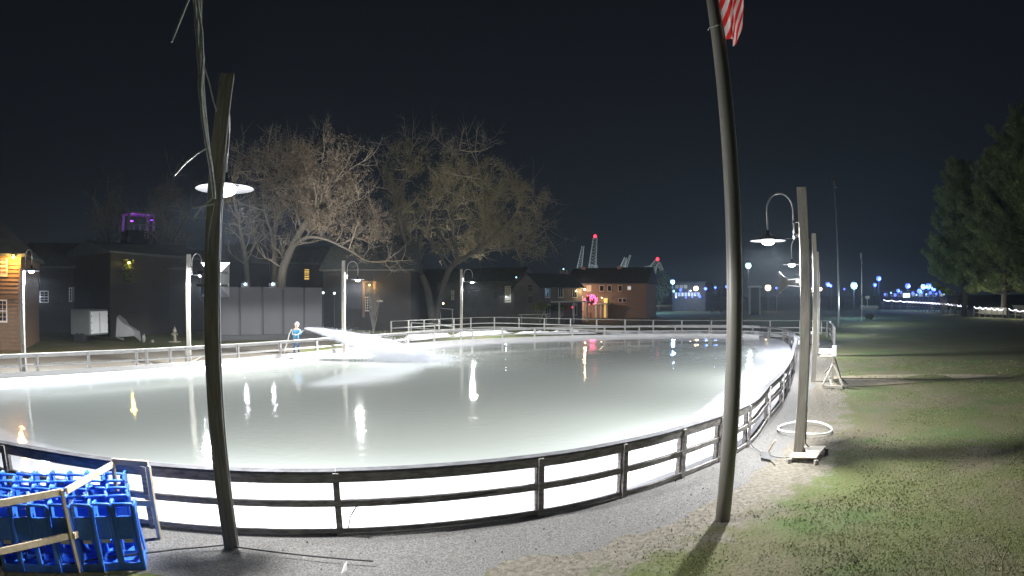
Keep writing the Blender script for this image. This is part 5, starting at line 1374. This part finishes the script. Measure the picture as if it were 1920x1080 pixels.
def pine(label, px, d, ytop, halfw, seed, levels=20, low=.13):
    rnd = random.Random(seed); sc = d/F; b = D(px, 556, d); H_ = D(px, ytop, d).z; root = empty('pine_tree', (b.x, b.y, 0), label, 'tree', 'dark pines at the right edge')
    MB().tube([(b.x, b.y, 0), (b.x+.3, b.y, H_*.5), (b.x, b.y, H_*.97)], [.62, .36, .05], 10).build('trunk', 'pine_bark', root, smooth=True)
    br_ = MB(); f = MB(); Wm = halfw*sc
    def clump(c, dr, r, n):
        for s in range(n):
            e = (dr*.5+rvec(rnd)*.9+Vector((0, 0, .45))).normalized()*rnd.uniform(.5, 1.1)*r; q = c+rvec(rnd)*r*.75; w = e.cross(rvec(rnd)).normalized()*.05
            f.add([q-w, q+w, q+e], [(0, 1, 2)])
    for k in range(levels):
        u = (k+.5)/levels; z = H_*(low+(1-low)*u)
        for j in range(8 if u < .85 else 5):
            a = rnd.random()*6.283; L = Wm*((1-u)**.62)*(.62+.55*rnd.random())*(1.0 if rnd.random() < .85 else 1.25)*(1 if u > .12 else .75)+.6
            dr = Vector((math.cos(a), math.sin(a), rnd.uniform(.0, .25)+u*.6)).normalized(); p0 = Vector((b.x, b.y, z+rnd.uniform(-.5, .5)))
            p1 = p0+dr*L*.55; p2 = p0+dr*L+Vector((0, 0, .22*L))
            br_.tube([p0, p1, p2], [.10*(1-u)+.03, .05, .015], 4, cap=False)
            nc = max(3, int(L*1.5))
            for q in range(nc):
                v = .30+.70*(q+rnd.random())/nc; c = p0.lerp(p1, v/.55) if v < .55 else p1.lerp(p2, (v-.55)/.45)
                sd = dr.cross(Vector((0, 0, 1))).normalized()*rnd.choice((-1, 1)); tip = c+(sd*.8+dr*.6+Vector((0, 0, .35))).normalized()*rnd.uniform(.5, 1.5)*min(1.6, .3+(1.15-v)*L*.35)
                br_.tube([c, tip], [.03, .01], 3, cap=False)
                for g in (.35, .7, 1): clump(c.lerp(tip, g), (tip-c).normalized(), .60, 22)
            clump(p2, dr, .7, 30)
    br_.build('branches', 'pine_bark', root); f.build('crown', 'needles', root)
pine('tallest dark pine, mostly cut off by the right edge', 1962, 92, 215, 150, 21, 24)
pine('leftmost of the dark pines, its rounded top lowest', 1808, 108, 308, 78, 22, 19)
pine('middle dark pine between the leftmost and the one cut by the right edge', 1882, 102, 282, 78, 23, 20)

# ------------------------------------------------------------ grass blades and foreground twigs
rnd = random.Random(99); gb = MB(); cnt = 0
NBL = 70000
def lawn_ok(x, y):
    if inside(x, y): return False
    return True
tries = 0
DL = [(LOOP[i].x, LOOP[i].y) for i in range(0, 120, 2)]
while cnt < NBL and tries < 400000:
    tries += 1
    r = 5.6+30*rnd.random()**1.7; az = rnd.uniform(R(-2), R(58)); x, y = r*math.sin(az), r*math.cos(az)
    dl = min((x-a)**2+(y-b)**2 for a, b in DL)
    if dl < 2.2 or inside(x, y): continue
    den = mnoise.noise(Vector((x*.45, y*.45, 0)))*.7+.5+mnoise.noise(Vector((x*2, y*2, 4)))*.5
    den *= min(1, (dl**.5-1.4)/2.5)
    if rnd.random() > den: continue
    h = rnd.uniform(.010, .030)*(1+r*.02); w = rnd.uniform(.004, .010)*(1+r*.07); a = rnd.random()*6.28; ln = rnd.uniform(-.03, .03)
    ca, sa = math.cos(a)*w, math.sin(a)*w; k = len(gb.v); z = .05*mnoise.noise(Vector((x*.3, y*.3, 0)))-.005
    gb.v += [(x-ca, y-sa, z), (x+ca, y+sa, z), (x+ln, y+rnd.uniform(-.03, .03), z+h)]; gb.f.append((k, k+1, k+2)); cnt += 1
tag(gb.build('grass', 'blade'), 'short winter grass of the lawn right of the rink', 'grass', kind='stuff')
# leaf litter and clods
cl = MB()
for k in range(900):
    r = 6+20*rnd.random()**1.3; az = rnd.uniform(R(-25), R(56)); x, y = r*math.sin(az), r*math.cos(az)
    if inside(x, y): continue
    s = rnd.uniform(.006, .02); n_ = rvec(rnd)*s; m_ = n_.cross(rvec(rnd)).normalized()*s; c = Vector((x, y, .075 if min((x-a)**2+(y-b)**2 for a, b in DL) < 2.5 else .02))
    cl.add([c-n_, c+m_, c+n_, c-m_+Vector((0, 0, s))], [(0, 1, 2), (0, 2, 3)])
tag(cl.build('leaf_litter', 'leaf_brown'), 'scattered dead leaves and clods over gravel and lawn', 'litter', kind='stuff')
for i, (stems, lab) in enumerate((([[(1878, 1100), (1879, 1052), (1868, 1030), (1855, 1006)], [(1879, 1052), (1888, 1030), (1896, 1008)]], 'bare forked twig rising at the bottom right corner, tallest of the twigs'),
                      ([[(1712, 1100), (1708, 1075), (1715, 1060), (1711, 1045)], [(1706, 1080), (1694, 1068)], [(1715, 1062), (1720, 1080)]], 'small crooked dark twig at the bottom edge, leftmost of the twigs'),
                      ([[(1776, 1100), (1774, 1080), (1768, 1058)], [(1805, 1100), (1806, 1070), (1809, 1040)], [(1840, 1100), (1846, 1080), (1848, 1062)]], 'thin upright grass like twigs at the bottom edge between the other two'))):
    q = D(*stems[0][0], 6.3); t = empty('twig', (q.x, q.y, 0), lab, 'twig')
    for s in stems: MB().tube([D(x, y, 6.3) for x, y in s], [.012]+[.008]*(len(s)-2)+[.004], 5).build('stem', 'leaf_olive', t)
    MB().tube([(q.x, q.y, 0), D(*stems[0][0], 6.3)], .013, 5).build('stem', 'twig', t)

pb = MB(); rnd = random.Random(17)
for k in range(9000):
    i = rnd.randrange(0, 150); w_ = path_w(i); q = offf(rnd.uniform(.05, w_+.15), i, rnd.random())
    if q.length > 17: continue
    s_ = rnd.uniform(.004, .013); c = Vector((q.x, q.y, .008+s_*.4)); a_ = [c+Vector((math.cos(t_)*s_*rnd.uniform(.7, 1.3), math.sin(t_)*s_*rnd.uniform(.7, 1.3), -s_*.4)) for t_ in (0, 1.57, 3.14, 4.7)]
    pb.add(a_+[c+Vector((0, 0, s_*.6))], [(0, 1, 4), (1, 2, 4), (2, 3, 4), (3, 0, 4)])
M['stone'] = mat('pebbles', (.30, .29, .27), .8, col2=(.12, .115, .11), scale=5)
tag(pb.build('pebbles', 'stone'), 'loose pebbles scattered over the gravel beside the rink fence', 'pebbles', kind='stuff')
# ------------------------------------------------------------ cold haze in the air
HAZE = .00030
hm_ = bpy.data.materials.new('haze'); hm_.use_nodes = True; nt = hm_.node_tree; nt.nodes.remove(nt.nodes['Principled BSDF'])
pv = nt.nodes.new('ShaderNodeVolumePrincipled'); pv.inputs['Color'].default_value = (.72, .85, 1, 1); pv.inputs['Density'].default_value = HAZE; pv.inputs['Anisotropy'].default_value = .55
nt.links.new(pv.outputs[0], nt.nodes['Material Output'].inputs['Volume'])
hz_o = MB().box((0, 130, 24), (900, 460, 54)).build('haze', hm_); tag(hz_o, kind='stuff')

# ------------------------------------------------------------ sky and output
w = bpy.data.worlds.new('World'); scene.world = w; w.use_nodes = True; nt = w.node_tree; bg = nt.nodes['Background']
tc = nt.nodes.new('ShaderNodeTexCoord'); sx = nt.nodes.new('ShaderNodeSeparateXYZ'); nt.links.new(tc.outputs['Generated'], sx.inputs[0])
cr2 = nt.nodes.new('ShaderNodeValToRGB'); e = cr2.color_ramp.elements
e[0].position = 0; e[0].color = (.0085, .0125, .0165, 1); e[1].position = .6; e[1].color = (.0042, .0050, .0072, 1)
m_ = e.new(.28); m_.color = (.0058, .0077, .0110, 1)
nt.links.new(sx.outputs[2], cr2.inputs[0]); nt.links.new(cr2.outputs[0], bg.inputs[0]); bg.inputs[1].default_value = 1.0
scene.view_settings.view_transform = 'Standard'; scene.view_settings.look = 'None'; scene.view_settings.exposure = 0; scene.view_settings.gamma = 1
scene.cycles.use_denoising = True; scene.cycles.max_bounces = 6; scene.cycles.diffuse_bounces = 3; scene.cycles.glossy_bounces = 3
scene.cycles.volume_bounces = 6; scene.cycles.sample_clamp_indirect = 4; scene.cycles.sample_clamp_direct = 0; scene.cycles.caustics_reflective = False
scene.cycles.volume_step_rate = 2
scene.render.film_transparent = False
print('TREES', T, 'aids', aids)
